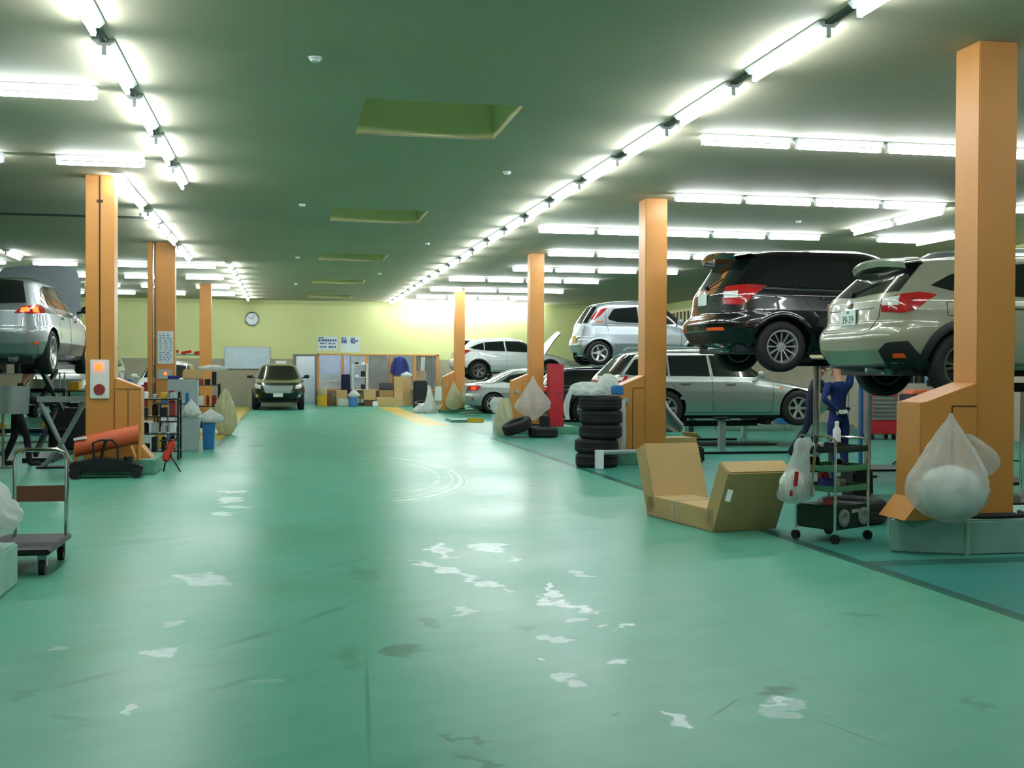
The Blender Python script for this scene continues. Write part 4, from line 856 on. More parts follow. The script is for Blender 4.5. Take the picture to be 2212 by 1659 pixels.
m = MB(); m.bb(-.85, .85, -.01, .02, -.41, .41); m.build('board', 'bluish_board', t, smooth=0)
m = MB(); m.bb(-.87, .87, -.02, .02, .41, .43); m.bb(-.87, .87, -.04, .02, -.43, -.41); m.bb(-.87, -.85, -.02, .02, -.41, .41); m.bb(.85, .87, -.02, .02, -.41, .41); m.build('frame', 'steel', t, smooth=0)
def poster(x0, x1, z0, z1, label, rows, seed):
    t = thing('wall_poster', label, 'poster', ((x0 + x1) / 2, YW - .004, (z0 + z1) / 2)); w, h = (x1 - x0) / 2, (z1 - z0) / 2
    m = MB(); m.bb(-w, w, -.006, .003, -h, h); m.build('sheet', 'white_paper', t, smooth=0)
    random.seed(seed); m = MB()
    for (z, a0, a1, th) in rows:
        a = a0 * w
        while a < a1 * w: b = a + random.uniform(.03, .09); m.bb(a, min(b, a1 * w), -.009, -.005, z * h - th, z * h + th); a = b + random.uniform(.01, .03)
    m.build('printing', 'ink', t, smooth=0); return t
poster(1.22, 1.98, 2.16, 2.71, 'white poster with rows of dark writing, left of the pair above the office window', [(.8, -.9, -.4, .03), (.45, -.95, .9, .045), (0, -.8, -.1, .03), (0, .1, .8, .03), (-.5, -.8, -.1, .03), (-.5, .1, .85, .04)], 5)
poster(2.1, 2.86, 2.10, 2.71, 'white poster with writing in its upper half, right of the pair above the office window', [(.75, -.9, -.4, .06), (.35, -.9, -.3, .06), (.7, .05, .5, .05), (.45, .0, .8, .04), (.25, .1, .5, .04)], 8)
t = thing('small_sign', 'small white sign on the end wall above the dark car', 'sign', (-.2, YW - .004, 1.68)); m = MB(); m.bb(-.2, .2, -.006, .003, -.07, .06); m.build('plate', 'sign_white', t, smooth=0)
# doorway
root = bpy.data.objects.new('door_1', None); COL.objects.link(root); root['kind'] = 'structure'
m = MB(); g = .12
m.bb(DX0 - g, DX0, YW - .03, YW + .17, 0, DZ + g * .7); m.bb(DX1, DX1 + g, YW - .03, YW + .17, 0, DZ + g * .7); m.bb(DX0, DX1, YW - .03, YW + .17, DZ, DZ + g * .7); struct(m.build('door_frame', 'taupe_frame', root, smooth=0))
m = MB(); m.bb(DX0 + .01, DX0 + .05, YW + .05, YW + .75, .02, DZ - .01); struct(m.build('door_leaf', 'white_paint', root, smooth=0))
# office window band
root = bpy.data.objects.new('window_1', None); COL.objects.link(root); root['kind'] = 'structure'
m = MB(); m.bb(WX0 - .05, WX0 + .03, YW - .04, YW + .16, WZ0, WZ1 + .05); m.bb(WX1 - .04, WX1 + .05, YW - .04, YW + .16, WZ0, WZ1 + .05)
m.bb(WX0 - .05, WX1 + .05, YW - .04, YW + .16, WZ1, WZ1 + .05); m.bb(WX0 - .05, WX1 + .05, YW - .06, YW + .16, WZ0 - .06, WZ0 + .02)
for x in (2.18, 3.12, 4.08, 5.03): m.bb(x - .055, x + .055, YW - .03, YW + .15, WZ0, WZ1)
struct(m.build('window_frame', 'orange', root, smooth=0))
m = MB(); m.bb(WX0, WX1, YW + .07, YW + .078, WZ0, WZ1); struct(m.build('pane', 'window_glass', root, smooth=0))
# office behind
m = MB(); m.bb(-.6, 6.6, YW + 4.6, YW + 4.7, 0, 2.9); m.bb(-.7, -.6, YW + .15, YW + 4.6, 0, 2.9); m.bb(6.6, 6.7, YW + .15, YW + 4.6, 0, 2.9); struct(m.build('wall_office', 'office_white', smooth=0))
m = MB(); m.bb(-.7, 6.7, YW + .15, YW + 4.7, 2.9, 2.98); struct(m.build('ceiling_office', 'office_white', smooth=0))
for i, (x, y) in enumerate([(1.0, 47.2), (3.0, 47.4), (5.0, 47.2), (.7, 49.3)]):
    r = copy_tree(_fb); r.location = (x, y, 2.9); tag(r, 'tube light inside the office behind the end wall, %s of four' % ORD[i].replace('nearest', 'first'), 'ceiling light', 'lights inside the office')
t = thing('roller_blind', 'pale lilac blind hanging on the office back wall, left side', 'blind', (1.9, 48.6, 0)); m = MB(); m.bb(-.75, .75, -.01, .01, 1.25, 2.1); mat('blind_lilac', 'aab4d8', .7); m.build('cloth', 'blind_lilac', t, smooth=0); m = MB()
m.bb(-.74, -.7, -.03, .03, 0, 2.15); m.bb(.7, .74, -.03, .03, 0, 2.15); m.bb(-.74, .74, -.03, .03, 2.1, 2.15); m.build('stand', 'steel', t, smooth=0)
t = thing('office_counter', 'white counter inside the office under the blind', 'counter', (1.8, 47.0, 0)); m = MB(); m.bb(-.55, .7, -.2, .25, 0, .92); m.build('body', 'office_white', t, smooth=0); m = MB(); m.bb(-.6, .75, -.25, .3, .92, .96); m.build('top', 'white_paint', t, smooth=0)
t = thing('staircase_panel', 'grey sloping stair side seen through the office window', 'staircase', (4.15, 48.2, 0)); m = MB(); m.prism([(-.75, 0), (.6, 0), (.6, 1.05), (.2, 1.55), (-.2, 2.2), (-.75, 2.2)], 0, .5); mat('taupe', '6e6a60', .7); m.build('side_panel', 'taupe', t, smooth=0)
t = thing('curtain', 'grey hanging curtain behind the rightmost office pane', 'curtain', (5.55, 47.3, 0)); rows = [[(-.4 + .8 * i / 40, .04 * sin(i * 1.1), z) for i in range(41)] for z in (.3, 1.2, 2.2)]; m = MB(); m.grid(rows); mat('curtain_grey', '8a8a80', .8); m.build('cloth', 'curtain_grey', t, smooth=60, fix=False)
m = MB(); m.cyl((-.45, 0, 2.2), (.45, 0, 2.2), .015); m.cyl((-.44, 0, 0), (-.44, 0, 2.2), .02); m.cyl((.44, 0, 0), (.44, 0, 2.2), .02); m.build('rod', 'steel', t)
# work jacket on a hanger
t = thing('work_jacket', 'blue work jacket hanging in front of the office window', 'jacket', (4.42, 45.86, 1.2))
rows = []
for (z, w_, d_) in [(.74, .05, .04), (.70, .13, .06), (.62, .20, .08), (.45, .235, .09), (.2, .25, .09), (.0, .275, .085)]:
    rows.append([(w_ * cos(2 * pi * i / 20), d_ * sin(2 * pi * i / 20), z) for i in range(20)])
m = MB(); m.ring_loft(rows, cap=True); m.build('jacket_body', 'blue_cloth', t, smooth=60)
for s in (-1, 1): m = MB(); m.tube([(s * .15, -.02, .66), (s * .27, -.04, .42), (s * .33, -.05, .08)], [.075, .07, .055], 10); m.build('sleeve', 'blue_cloth', t)
m = MB(); m.tube([(-.18, 0, .66), (0, 0, .74), (.18, 0, .66)], .01, 6); m.tube([(0, 0, .74), (0, .02, .80), (.03, .05, .80), (.03, .14, .80)], .005, 6); m.build('hanger', 'steel', t)
t = thing('towel', 'white cloth hanging over the right part of the office window', 'towel', (5.33, 45.9, 1.38)); rows = [[(-.07 + .16 * i / 10 + .05 * (z - .3), .015 * sin(i * 1.3) - .02, z) for i in range(11)] for z in (0, .1, .3, .55)]; m = MB(); m.grid(rows); m.build('cloth', 'film_dense', t, smooth=60, fix=False)
m = MB(); m.cyl((.0, -.02, .55), (.0, .06, .58), .006); m.build('hook', 'steel', t)
from mathutils import noise as mnoise

# ================================================================== PROPS
def sk(px_): return px_
def bag(name, label, x, y, z, h, w, d, m_='film_white', seed=1, lobes=6, prof=None, tilt=0., group=None, fill=None, cat='plastic bag', cr=None):
    cr = cr or (1. if h > .8 and w > .3 and y < 10 else 1.7)
    random.seed(seed); ph = [random.uniform(0, 6.28) for _ in range(8)]
    prof = prof or [(0, .04), (.08, .10), (.25, .42), (.45, .75), (.62, .95), (.78, 1.), (.90, .82), (.97, .5), (1., .15)]
    t = thing(name, label, cat, (x, y, z), 0, group)
    def shell(k):
        rows = []; NZ, NA = 30, 84
        for i in range(NZ + 1):
            tt = i / NZ; r = interp(prof, tt); ring = []
            for j in range(NA):
                a = 2 * pi * j / NA; fold = (1.05 - tt) ** 1.5
                q = 1 + fold * (.13 * sin(lobes * a + ph[0]) + .10 * abs(sin((lobes + 4) * a + ph[1] + tt)) - .05 + .05 * sin(17 * a + ph[6])) + .07 * sin(2 * a + ph[2] + tt * 3) + .04 * sin(3 * a + ph[3] + 7 * tt)
                v_ = Vector((cos(a) * 2.2, sin(a) * 2.2, tt * 3 + seed)); q += cr * (.16 * mnoise.noise(v_) + .09 * abs(mnoise.noise(v_ * 2.7)) + .05 * mnoise.noise(v_ * 6))
                ring.append((w * r * q * cos(a) * k + tilt * (1 - tt), d * r * q * sin(a) * k, h * (1 - tt)))
            rows.append(ring)
        return rows
    m = MB(); m.ring_loft(shell(1)); m.build('bag_film', m_, t, smooth=70)
    if fill:
        random.seed(seed + 50); R_ = []
        for i in range(11):
            tt = i / 10; r = sqrt(max(.02, 1 - (2 * tt - 1) ** 2))
            R_.append([(w * .8 * r * cos(2 * pi * j / 24) * (1 + .14 * sin(3 * j + i)), d * .8 * r * sin(2 * pi * j / 24) * (1 + .14 * cos(2 * j + i)), h * (.52 - .48 * tt)) for j in range(24)])
        m = MB(); m.ring_loft(R_); m.build('contents', fill, t, smooth=70)
    return t
def tyre_mesh(r=.31, w=.2, rr=.2):
    h = w / 2; m = MB()
    prof = [(rr, -h * .8), (rr + .02, -h), (r - .05, -h * 1.03), (r - .012, -h * .82), (r, -h * .5), (r - .006, -h * .18), (r, -h * .14), (r, h * .14), (r - .006, h * .18), (r, h * .5), (r - .012, h * .82), (r - .05, h * 1.03), (rr + .02, h), (rr, h * .8)]
    m.lathe(prof, ax='Z', n=44, closed=True); return m
def box_open(name, label, cat, x, y, z, dx, dy, dz, m_, rz=0., flaps=True, tape=True, group=None):
    t = thing(name, label, cat, (x, y, z), rz, group)
    m = MB(); m.bb(-dx / 2, dx / 2, -dy / 2, dy / 2, 0, dz); m.build('carton', m_, t, smooth=0, bevel=.004)
    if tape: m = MB(); m.bb(-dx / 2 - .002, dx / 2 + .002, -.025, .025, dz - .06, dz + .002); m.build('tape', 'tape', t, smooth=0)
    if flaps:
        m = MB()
        for s in (-1, 1): m.box((s * (dx / 2 + .06), 0, dz + .03), (.16, dy * .96, .005), ry=s * rad(35))
        m.build('flaps', m_, t, smooth=0)
    return t

# -- folded long cardboard carton lying in the aisle
t = thing('cardboard_carton', 'long brown cardboard carton folded into a U on the aisle floor', 'box', (0, 0, 0))
zf = lambda p, z: Vector((p[0], p[1], z))
A0, A1, A2 = at_z(1397, 1112), at_z(1540, 1150), at_z(1665, 1140)       # bottom corners in front
def up(u, v, y): return at_y(u, v, y)
yA, yB = A0.y, A1.y
# middle trough: box whose front face runs A0 to A1
d = (A1 - A0).normalized(); bk = Vector((-d.y, d.x, 0)); bk = -bk if bk.y < 0 else bk; wdt = .46; hm = .20
m = MB(); P_ = [A0, A1, A1 + bk * wdt, A0 + bk * wdt]
m.add([zf(p, .0) for p in P_] + [zf(p, hm) for p in P_], [(3, 2, 1, 0), (4, 5, 6, 7), (0, 1, 5, 4), (1, 2, 6, 5), (2, 3, 7, 6), (3, 0, 4, 7)])
m.build('middle_section', 'cardboard', t, smooth=0, bevel=.006)
def leaning(base_a, base_b, lean, ln, th, nm):
    # slab standing on the line a-b (horizontal), leaning outwards along `lean` (unit, has z)
    n_ = (base_b - base_a).normalized().cross(lean).normalized()
    q = [base_a, base_b, base_b + lean * ln, base_a + lean * ln]; vs = q + [p + n_ * th for p in q]
    mm = MB(); mm.add(vs, [(3, 2, 1, 0), (4, 5, 6, 7), (0, 1, 5, 4), (1, 2, 6, 5), (2, 3, 7, 6), (3, 0, 4, 7)]); return mm.build(nm, 'cardboard', t, smooth=0, bevel=.012)
leaning(A0 + Vector((0, 0, .0)), A0 + bk * .62 + Vector((0, 0, 0)), (-d * .42 + Vector((0, 0, 1))).normalized(), .69, .20, 'raised_end')
leaning(A1 + bk * .0, A1 + bk * .66, (d * .50 + Vector((0, 0, 1))).normalized(), .62, -.20, 'raised_end')
c0 = A1 + d * .20; sd = (A2 - A1)
m = MB()
for k_ in (.42, .98): p = A0 + (A1 - A0) * k_; m.tube([p + Vector((0, 0, .0)) - bk * .004, p + Vector((0, 0, hm + .004)) - bk * .004, p + bk * wdt + Vector((0, 0, hm + .004))], .004, 5)
m.build('strap', 'tape', t)
p = at_z(1630, 1070, .32); 
# label stuck on the near face of the right-hand end
dirn = (d * .50 + Vector((0, 0, 1))).normalized(); base = A1 + dirn * .36 + d * .215 - bk * .006 
m = MB(); e1 = dirn * .12; c_ = A1 + dirn * .40 + d * .10 - bk * .004; dx_ = d * .045
m.add([c_ - dx_ - e1 / 2, c_ + dx_ - e1 / 2, c_ + dx_ + e1 / 2, c_ - dx_ + e1 / 2], [(0, 1, 2, 3)]); m.build('label_sticker', 'sign_white', t, smooth=0, fix=False)

# -- hand truck at the left edge
t = thing('platform_trolley', 'grey folding platform trolley with silver handle at the left edge', 'trolley', (-1.86, 8.86, 0), 0)
m = MB(); m.bb(-.30, .26, -.42, .42, .15, .19); m.build('deck', 'dark_steel', t, smooth=0, bevel=.01)
m = MB(); m.tube([(-.13, .36, .17), (-.135, .36, .74), (-.12, .36, .80), (-.06, .36, .83), (.16, .36, .83), (.22, .36, .80), (.235, .36, .74), (.23, .36, .17)], .016, 10); m.build('handle', 'chrome', t)
m = MB(); m.bb(-.13, .22, .35, .37, .44, .56); m.build('cross_panel', 'brown', t, smooth=0)
for (x, y) in ((-.24, -.34), (.19, -.3), (-.24, .33), (.2, .33)):
    m = MB(); m.cyl((x - .02, y, .055), (x + .02, y, .055), .055, n=20); w_ = m.build('caster', 'rubber', t); m = MB(); m.bb(x - .03, x + .03, y - .02, y + .02, .06, .15); m.build('fork', 'steel', w_, smooth=0)
bag('rubbish_bag', 'big white filled rubbish bag on the plinth at the left edge', -2.03, 7.95, .32, .62, .30, .24, 'film_dense', 11)
box_open('cardboard_box', 'brown cardboard sheet box under the white bag at the left edge', 'box', -2.05, 7.83, .28, .4, .2, .04, 'cardboard', flaps=False, tape=False)

# -- the big clear bag at the nearest right column
bx = at_y(2052, 1120, 8.05)
bag('rubbish_bag', 'large translucent rubbish bag hung on the nearest right column cabinet', bx.x, 8.05, .30, .83, .315, .24, 'film_white', 4, 5,
    prof=[(0, .03), (.05, .07), (.2, .33), (.4, .66), (.58, .96), (.7, 1.02), (.84, .9), (.94, .66), (1., .25)], fill='foam')
h_ = bpy.data.objects['rubbish_bag.001'] if 'rubbish_bag.001' in bpy.data.objects else None
if h_:
    m = MB(); rows = []
    for i in range(13):
        tt = i / 12; cx_ = .16 + .19 * sin(pi * tt * .9); cz_ = .66 - .36 * tt; r_ = .03 + .05 * sin(pi * tt)
        rows.append([(cx_ + r_ * cos(a), .02 + .06 * sin(a) * sin(pi * tt), cz_ + r_ * .4 * sin(a)) for a in [2 * pi * j / 12 for j in range(12)]])
    m.ring_loft(rows); m.build('handle_loop', 'film_white', h_, smooth=60)
t = thing('cable', 'black cable lying round the foot of the nearest right column', 'cable', (0, 0, 0)); m = MB(); m.tube([(5.25, 8.32, .31), (5.42, 8.28, .30), (5.6, 8.27, .30), (5.83, 8.3, .30), (5.9, 8.5, .30)], .02, 8); m.build('cord', 'rubber', t)

# -- tool cart
t = thing('tool_cart', 'four-tier workshop cart with green shelves before the nearest right plinth', 'tool cart', (4.62, 9.25, 0), rad(28))
hw, hd = .235, .20
for (x, y) in ((-hw, -hd), (hw, -hd), (hw, hd), (-hw, hd)):
    m = MB(); m.cyl((x, y, .10), (x, y, .80), .012, n=10); m.build('post', 'chrome', t)
    m = MB(); m.cyl((x - .014, y, .04), (x + .014, y, .04), .04, n=16); m.build('caster', 'rubber', t)
for z, mm, k_ in ((.76, 'green_dark', 0), (.60, 'green_shelf', 0), (.43, 'green_shelf', 0)):
    m = MB(); m.bb(-hw, hw, -hd, hd, z, z + .01)
    for (a, b, c_, d_) in ((-hw, hw, -hd, -hd + .01), (-hw, hw, hd - .01, hd), (-hw, -hw + .01, -hd, hd), (hw - .01, hw, -hd, hd)): m.bb(a, b, c_, d_, z + .005, z + .05)
    m.build('tray', mm, t, smooth=0)
m = MB(); m.bb(-hw, hw, -hd, hd, .11, .31); m.build('bottom_box', 'green_dark', t, smooth=0, bevel=.015)
m = MB(); m.tube([(-hw, -hd, .78), (-hw, -hd, .86), (-hw, -hd + .05, .90), (-hw, hd - .05, .90), (-hw, hd, .86), (-hw, hd, .78)], .011, 8); m.build('push_handle', 'chrome', t)
m = MB(); m.tube([(hw, -hd, .78), (hw, -hd, .84), (hw, -hd + .05, .87), (hw, hd - .05, .87), (hw, hd, .84), (hw, hd, .78)], .011, 8); m.build('push_handle', 'chrome', t)
for x in (-.12, .16): m = MB(); m.lathe([(.075, 0), (.075, -.012), (.05, -.02), (0, -.008)], (x, -hd - .002, .21), 'Y', 24); m.build('round_knob', 'grey_metal', t)
m = MB(); m.bb(.0, .1, -hd - .004, -hd + .005, .245, .275); m.build('name_strip', 'grey_plastic', t, smooth=0)
def on_cart(lx, ly, z): a = rad(28); return (.9 * 0 + 4.62 + lx * cos(a) - ly * sin(a), 9.25 + lx * sin(a) + ly * cos(a), z)
t = thing('spray_bottle', 'tall white bottle standing on top of the tool cart', 'bottle', on_cart(.12, .04, .775)); m = MB(); m.lathe([(0, 0), (.033, 0), (.035, .02), (.034, .16), (.02, .185), (.018, .20), (0, .20)], n=20); m.build('bottle_body', 'sign_white', t); m = MB(); m.lathe([(.018, .2), (.02, .23), (.01, .235), (0, .235)], n=16); m.build('cap', 'white_paint', t)
random.seed(5); jk = [('tool_tray', 'dark metal tool lying on the top tray of the cart', 'dark_steel', -.1, -.04, .772, .26, .1, .05), ('tool_tray', 'black toolbox on the top tray of the cart beside the bottle', 'black', -.02, .1, .772, .2, .12, .08),
    ('spray_can', '', 'red', 0, 0, 0, 0, 0, 0)]
def small_box(name, label, cat, mm, p, dx, dy, dz, rz=.3):
    m = MB(); m.box((0, 0, dz / 2), (dx, dy, dz), tp=.94); o = m.build(name, mm, bevel=min(dx, dy, dz) * .12); o.location = p; o.rotation_euler = (0, 0, rz); return tag(o, label, cat)
small_box('tool_case', 'dark metal case on the top tray of the cart', 'case', 'dark_steel', on_cart(-.1, -.08, .775), .16, .1, .07, .5)
small_box('tool_case', 'grey cloth bundle on the top tray of the cart behind the case', 'cloth', 'grey_plastic', on_cart(-.05, .12, .775), .14, .1, .05, .2)
small_box('parts_box', 'blue parts box on the lower green shelf of the cart', 'box', 'blue_cloth', on_cart(-.14, -.05, .445), .14, .12, .09)
small_box('parts_box', 'white parts box on the lower green shelf of the cart', 'box', 'sign_white', on_cart(.02, .02, .445), .12, .1, .07)
small_box('parts_tray', 'silver parts tray at the right of the lower green shelf', 'tray', 'steel', on_cart(.16, .06, .445), .10, .14, .06)
small_box('parts_box', 'red parts box at the back of the lower green shelf', 'box', 'red', on_cart(.05, .13, .445), .08, .08, .12)
small_box('parts_tray', 'pale parts tray on the upper green shelf of the cart', 'tray', 'grey_plastic', on_cart(-.06, -.06, .615), .18, .1, .03)
small_box('wrench_set', 'dark wrench set sticking out of the upper green shelf', 'tools', 'dark_steel', on_cart(.13, .02, .615), .14, .07, .07, .9)
small_box('socket_box', 'black socket box on the upper green shelf of the cart', 'case', 'black', on_cart(-.12, .12, .62), .12, .08, .09, .2)
small_box('rag', 'pink rag on the bottom box of the cart', 'rag', 'red_dull', on_cart(-.17, -.1, .316), .1, .08, .06)
t = bag('carrier_bag', 'clear carrier bag with red print hanging on the left of the tool cart', 4.20, 9.12, .33, .55, .14, .12, 'film_white', 21, 4,
    prof=[(0, .35), (.08, .5), (.2, .45), (.4, .62), (.6, .85), (.8, 1.05), (.93, .9), (1., .3)], tilt=.10, fill='foam')
m = MB(); m.box((-.03, -.125, .22), (.035, .004, .12), ry=.1); m.box((-.07, -.12, .10), (.025, .004, .05), ry=.1); m.build('red_print', 'red', t, smooth=0)
t = thing('lever_bar', 'long chrome bar leaning on the carrier bag by the tool cart', 'bar', (0, 0, 0)); m = MB(); p0, p1 = at_y(1752, 1072, 8.98), at_y(1762, 958, 9.05); m.tube([p0, p1], .011, 10); m.build('shaft', 'chrome', t); m = MB(); m.tube([p1, p1 + (p1 - p0).normalized() * .06], .016, 8); m.build('grip', 'black', t)
m = MB(); m.cyl((p1.x, p1.y + .0, p1.z), (p1.x + .10, p1.y + .10, .80), .008, n=8); m.build('hook', 'steel', t)
o = tyre_mesh(.33, .22).build('car_tyre', 'rubber'); o.location = (5.35, 10.3, .11); tag(o, 'black tyre lying flat behind the tool cart', 'tyre'); TY0 = o

# -- tyre stack
TG = 'tyres stacked by the second right column'
base_t = tyre_mesh(.325, .205).build('car_tyre', 'rubber')
for i, (dx, dy) in enumerate([(0, 0), (-.01, .02), (.05, 0), (.06, .01), (.045, .0)]):
    r = base_t if i == 0 else base_t.copy()
    if i: COL.objects.link(r)
    r.location = (4.58 + dx, 16.78 + dy - (.0 if i else .0), .104 + .213 * i); r.rotation_euler = (0, 0, i)
    tag(r, 'black tyre in the stack by the second right column, %s' % ['bottom one', 'second from the floor', 'middle one', 'fourth from the floor', 'topmost'][i], 'tyre', TG)
t = bag('plastic_sheet', 'crumpled white plastic sheet draped over the tyre stack, left side', 4.42, 16.75, 1.07, .20, .25, .2, 'film_dense', 31, 7, prof=[(0, .3), (.2, .7), (.6, 1.), (.85, 1.02), (1., .8)], cat='plastic sheet')
m = MB(); rows = []
for i in range(8): tt = i / 7; rows.append([(-.26 - .07 * sin(tt * 2.5) + .03 * sin(j), -.10 + .028 * j + .02 * sin(i + j), .06 - .42 * tt) for j in range(7)])
m.grid(rows); m.build('hanging_flap', 'film_dense', t, smooth=60, fix=False)
small_box('oil_box', 'blue box on top of the tyre stack', 'box', 'blue_plastic', (4.83, 16.58, 1.078), .16, .14, .14)
bag('plastic_bag', 'greyish white plastic bag behind the tyre stack', 5.03, 16.98, .2, .8, .055, .06, 'film_dense', 33, 4, prof=[(0, .5), (.3, .9), (.7, 1.), (1, .6)])
bag('cloth_bundle', 'pale bundle lying on the tyre stack against the cabinet', 4.80, 16.98, 1.07, .32, .17, .12, 'film_dense', 35, 5, prof=[(0, .3), (.3, .8), (.7, 1.), (1, .8)], cat='bundle')
t = thing('white_pipe', 'white pipe lying low in front of the tyre stack', 'pipe', (0, 0, 0)); m = MB(); m.cyl((4.5, 16.36, .24), (5.7, 16.6, .24), .035, n=12); m.build('tube_section', 'grey_plastic', t); m = MB(); m.box((4.5, 16.36, .14), (.11, .1, .27)); m.build('support_block', 'sign_white', t, smooth=0); m = MB(); m.box((5.65, 16.6, .12), (.08, .1, .24)); m.build('support_block', 'sign_white', t, smooth=0)
box_open('cardboard_box', 'open cardboard box holding a silver duct right of the second column', 'box', 6.3, 18.3, 0, .62, .45, .34, 'cardboard', rz=.3)
t = thing('metal_duct', 'silver curved duct sticking out of the cardboard box', 'duct', (6.15, 18.2, .47)); m = MB(); m.tube([(.22, 0, .02), (.1, 0, .12), (-.05, 0, .28), (-.12, 0, .40)], [.10, .12, .13, .12], 18); m.build('pipe_shell', 'steel', t); m = MB(); m.tube([(-.11, 0, .39), (-.14, 0, .43)], .13, 18); m.build('end_ring', 'white_paint', t)
small_box('tool_crate', 'dark green crate on the floor right of the second column', 'crate', 'green_dark', (6.30, 17.3, 0), .26, .3, .26, 0)
m = MB()
for y in (18.5, 22.9): m.bb(6.2, 10.2, y - .03, y + .03, 0, .035)
t = thing('floor_rail', 'dark rail on the floor along the lift of the silver estate car, near side', 'rail', (0, 0, 0)); m = MB(); m.bb(6.4, 9.8, 18.95, 19.03, 0, .04); m.build('rail', 'dark_steel', t, smooth=0)
t = thing('floor_rail', 'dark rail on the floor beneath the silver estate car, far side', 'rail', (0, 0, 0)); m = MB(); m.bb(6.8, 9.2, 22.7, 22.78, 0, .04); m.build('rail', 'dark_steel', t, smooth=0)
for (x, y, lab) in ((7.42, 19.0, 'grey square steel post standing on the near floor rail'), (8.2, 22.75, 'grey square steel post standing on the far floor rail')):
    t = thing('steel_post', lab, 'post', (x, y, .04)); m = MB(); m.bb(-.055, .055, -.055, .055, 0, .56); m.build('post', 'grey_metal', t, smooth=0); m = MB(); m.bb(-.12, .12, -.1, .1, .56, .6); m.build('head_plate', 'dark_steel', t, smooth=0)

# -- tall polished posts and hoses under the raised cars
for (u, v0, y, r_, mm, nm, lab, cat) in [(1874, 940, 14.6, .045, 'grey_metal', 'lift_post', 'grey lift post right of the mechanic in blue', 'post'), (1859, 940, 14.9, .03, 'blue_plastic', 'hose_reel_pole', 'light blue pole right of the mechanic in blue', 'pole')]:
    p = at_y(u, v0, y); t = thing(nm, lab, cat, (p.x, y, 0)); top = 1.62 if mm == 'steel' else 1.5
    m = MB(); m.cyl((0, 0, 0), (0, 0, top), r_, n=16); m.build('shaft', mm, t); m = MB(); m.cyl((0, 0, 0), (0, 0, .03), r_ * 3, n=20); m.cyl((0, 0, top), (0, 0, top + .02), r_ * 2, n=16); m.build('flange', 'dark_steel', t)

# -- red tool chest and black tool cart far right
def chest(x, y, w, d, h, body, drawer, label, n, rz=0., shelf=False):
    t = thing('tool_chest', label, 'tool chest', (x, y, 0), rz)
    m = MB(); m.bb(-w / 2, w / 2, -d / 2, d / 2, .12, h); m.build('carcass', body, t, smooth=0, bevel=.01)
    for i in range(n):
        z0 = h - .08 - (i + 1) * .085; q = MB(); q.bb(-w / 2 + .03, w / 2 - .03, -d / 2 - .02, -d / 2, z0, z0 + .07); o = q.build('drawer', drawer, t, smooth=0); q = MB(); q.bb(-w / 2 + .05, w / 2 - .05, -d / 2 - .035, -d / 2 - .02, z0 + .055, z0 + .068); q.build('pull', 'steel', o, smooth=0)
    for sx in (-1, 1):
        for sy in (-1, 1): q = MB(); q.cyl((sx * (w / 2 - .06) - .02, sy * (d / 2 - .06), .06), (sx * (w / 2 - .06) + .02, sy * (d / 2 - .06), .06), .06, n=16); q.build('caster', 'rubber', t)
    return t
chest(12.35, 22.6, .62, .45, 1.02, 'red', 'grey_metal', 'red tool chest with grey drawers under the khaki car', 6)
chest(11.75, 19.9, .66, .5, 1.02, 'black', 'dark_steel', 'black tool cart with orange trim right of the red tool chest', 3)
small_box('orange_tray', 'orange tray on top of the black tool cart', 'tray', 'peach', (11.75, 19.9, 1.02), .6, .4, .08, 0)
small_box('cleaning_box', 'white box on top of the red tool chest', 'box', 'sign_white', (12.3, 22.6, 1.02), .4, .3, .22, 0)
def shelf(x, y, w, d, h, label, n=3, seed=1, rz=0., cols=('blue_plastic', 'sign_white', 'dark_steel', 'grey_plastic', 'red_dull', 'black', 'cardboard'), num=5, lab2='', frame='grey_metal', grp=None):
    t = thing('storage_rack', label, 'rack', (x, y, 0), rz); random.seed(seed)
    for sx in (-1, 1):
        for sy in (-1, 1): q = MB(); q.bb(sx * w / 2 - .015, sx * w / 2 + .015, sy * d / 2 - .015, sy * d / 2 + .015, 0, h); q.build('upright', frame, t, smooth=0)
    for i in range(n):
        z = .12 + (h - .16) * i / max(1, n - 1); q = MB(); q.bb(-w / 2, w / 2, -d / 2, d / 2, z, z + .02); q.build('shelf', frame, t, smooth=0)
        for k in range(num):
            lx = -w / 2 + .03 + (w - .06) * (k + .5) / num; hh = random.uniform(.08, min(.24, (h - .16) / max(1, n - 1) * .7)) * (.6 if i == n - 1 and n > 3 else 1) * (1.22 if frame in ('green_dark', 'dark_steel') else 1); bw = (w - .06) / num * random.uniform(.55, .8)
            c_, s_ = cos(rz), sin(rz); ly = random.uniform(-.03, .01)
            mm = random.choice(cols); kind = random.choice(['box', 'can', 'box'])
            p = (x + lx * c_ - ly * s_, y + lx * s_ + ly * c_, z + .023)
            if kind == 'box': m = MB(); m.box((0, 0, hh / 2), (bw, d * .6, hh)); o = m.build('storage_box', mm, bevel=.006)
            else: m = MB(); m.lathe([(0, 0), (bw * .42, 0), (bw * .42, hh * .85), (bw * .2, hh), (0, hh)], n=18); o = m.build('container', mm)
            o.location = p; o.rotation_euler = (0, 0, rz)
            cn = {'blue_plastic': 'blue', 'sign_white': 'white', 'dark_steel': 'dark metal', 'grey_plastic': 'grey', 'red_dull': 'dull red', 'black': 'black', 'cardboard': 'brown', 'yellow': 'yellow'}[mm]
            tag(o, '%s %s, %s shelf, %s from left, on %s' % (cn, 'box' if kind == 'box' else 'can', ['bottom', 'second', 'third', 'fourth'][i], ['first', 'second', 'third', 'fourth', 'fifth', 'sixth'][k], lab2), 'box' if kind == 'box' else 'can', grp or ('things kept on ' + lab2))
    return t
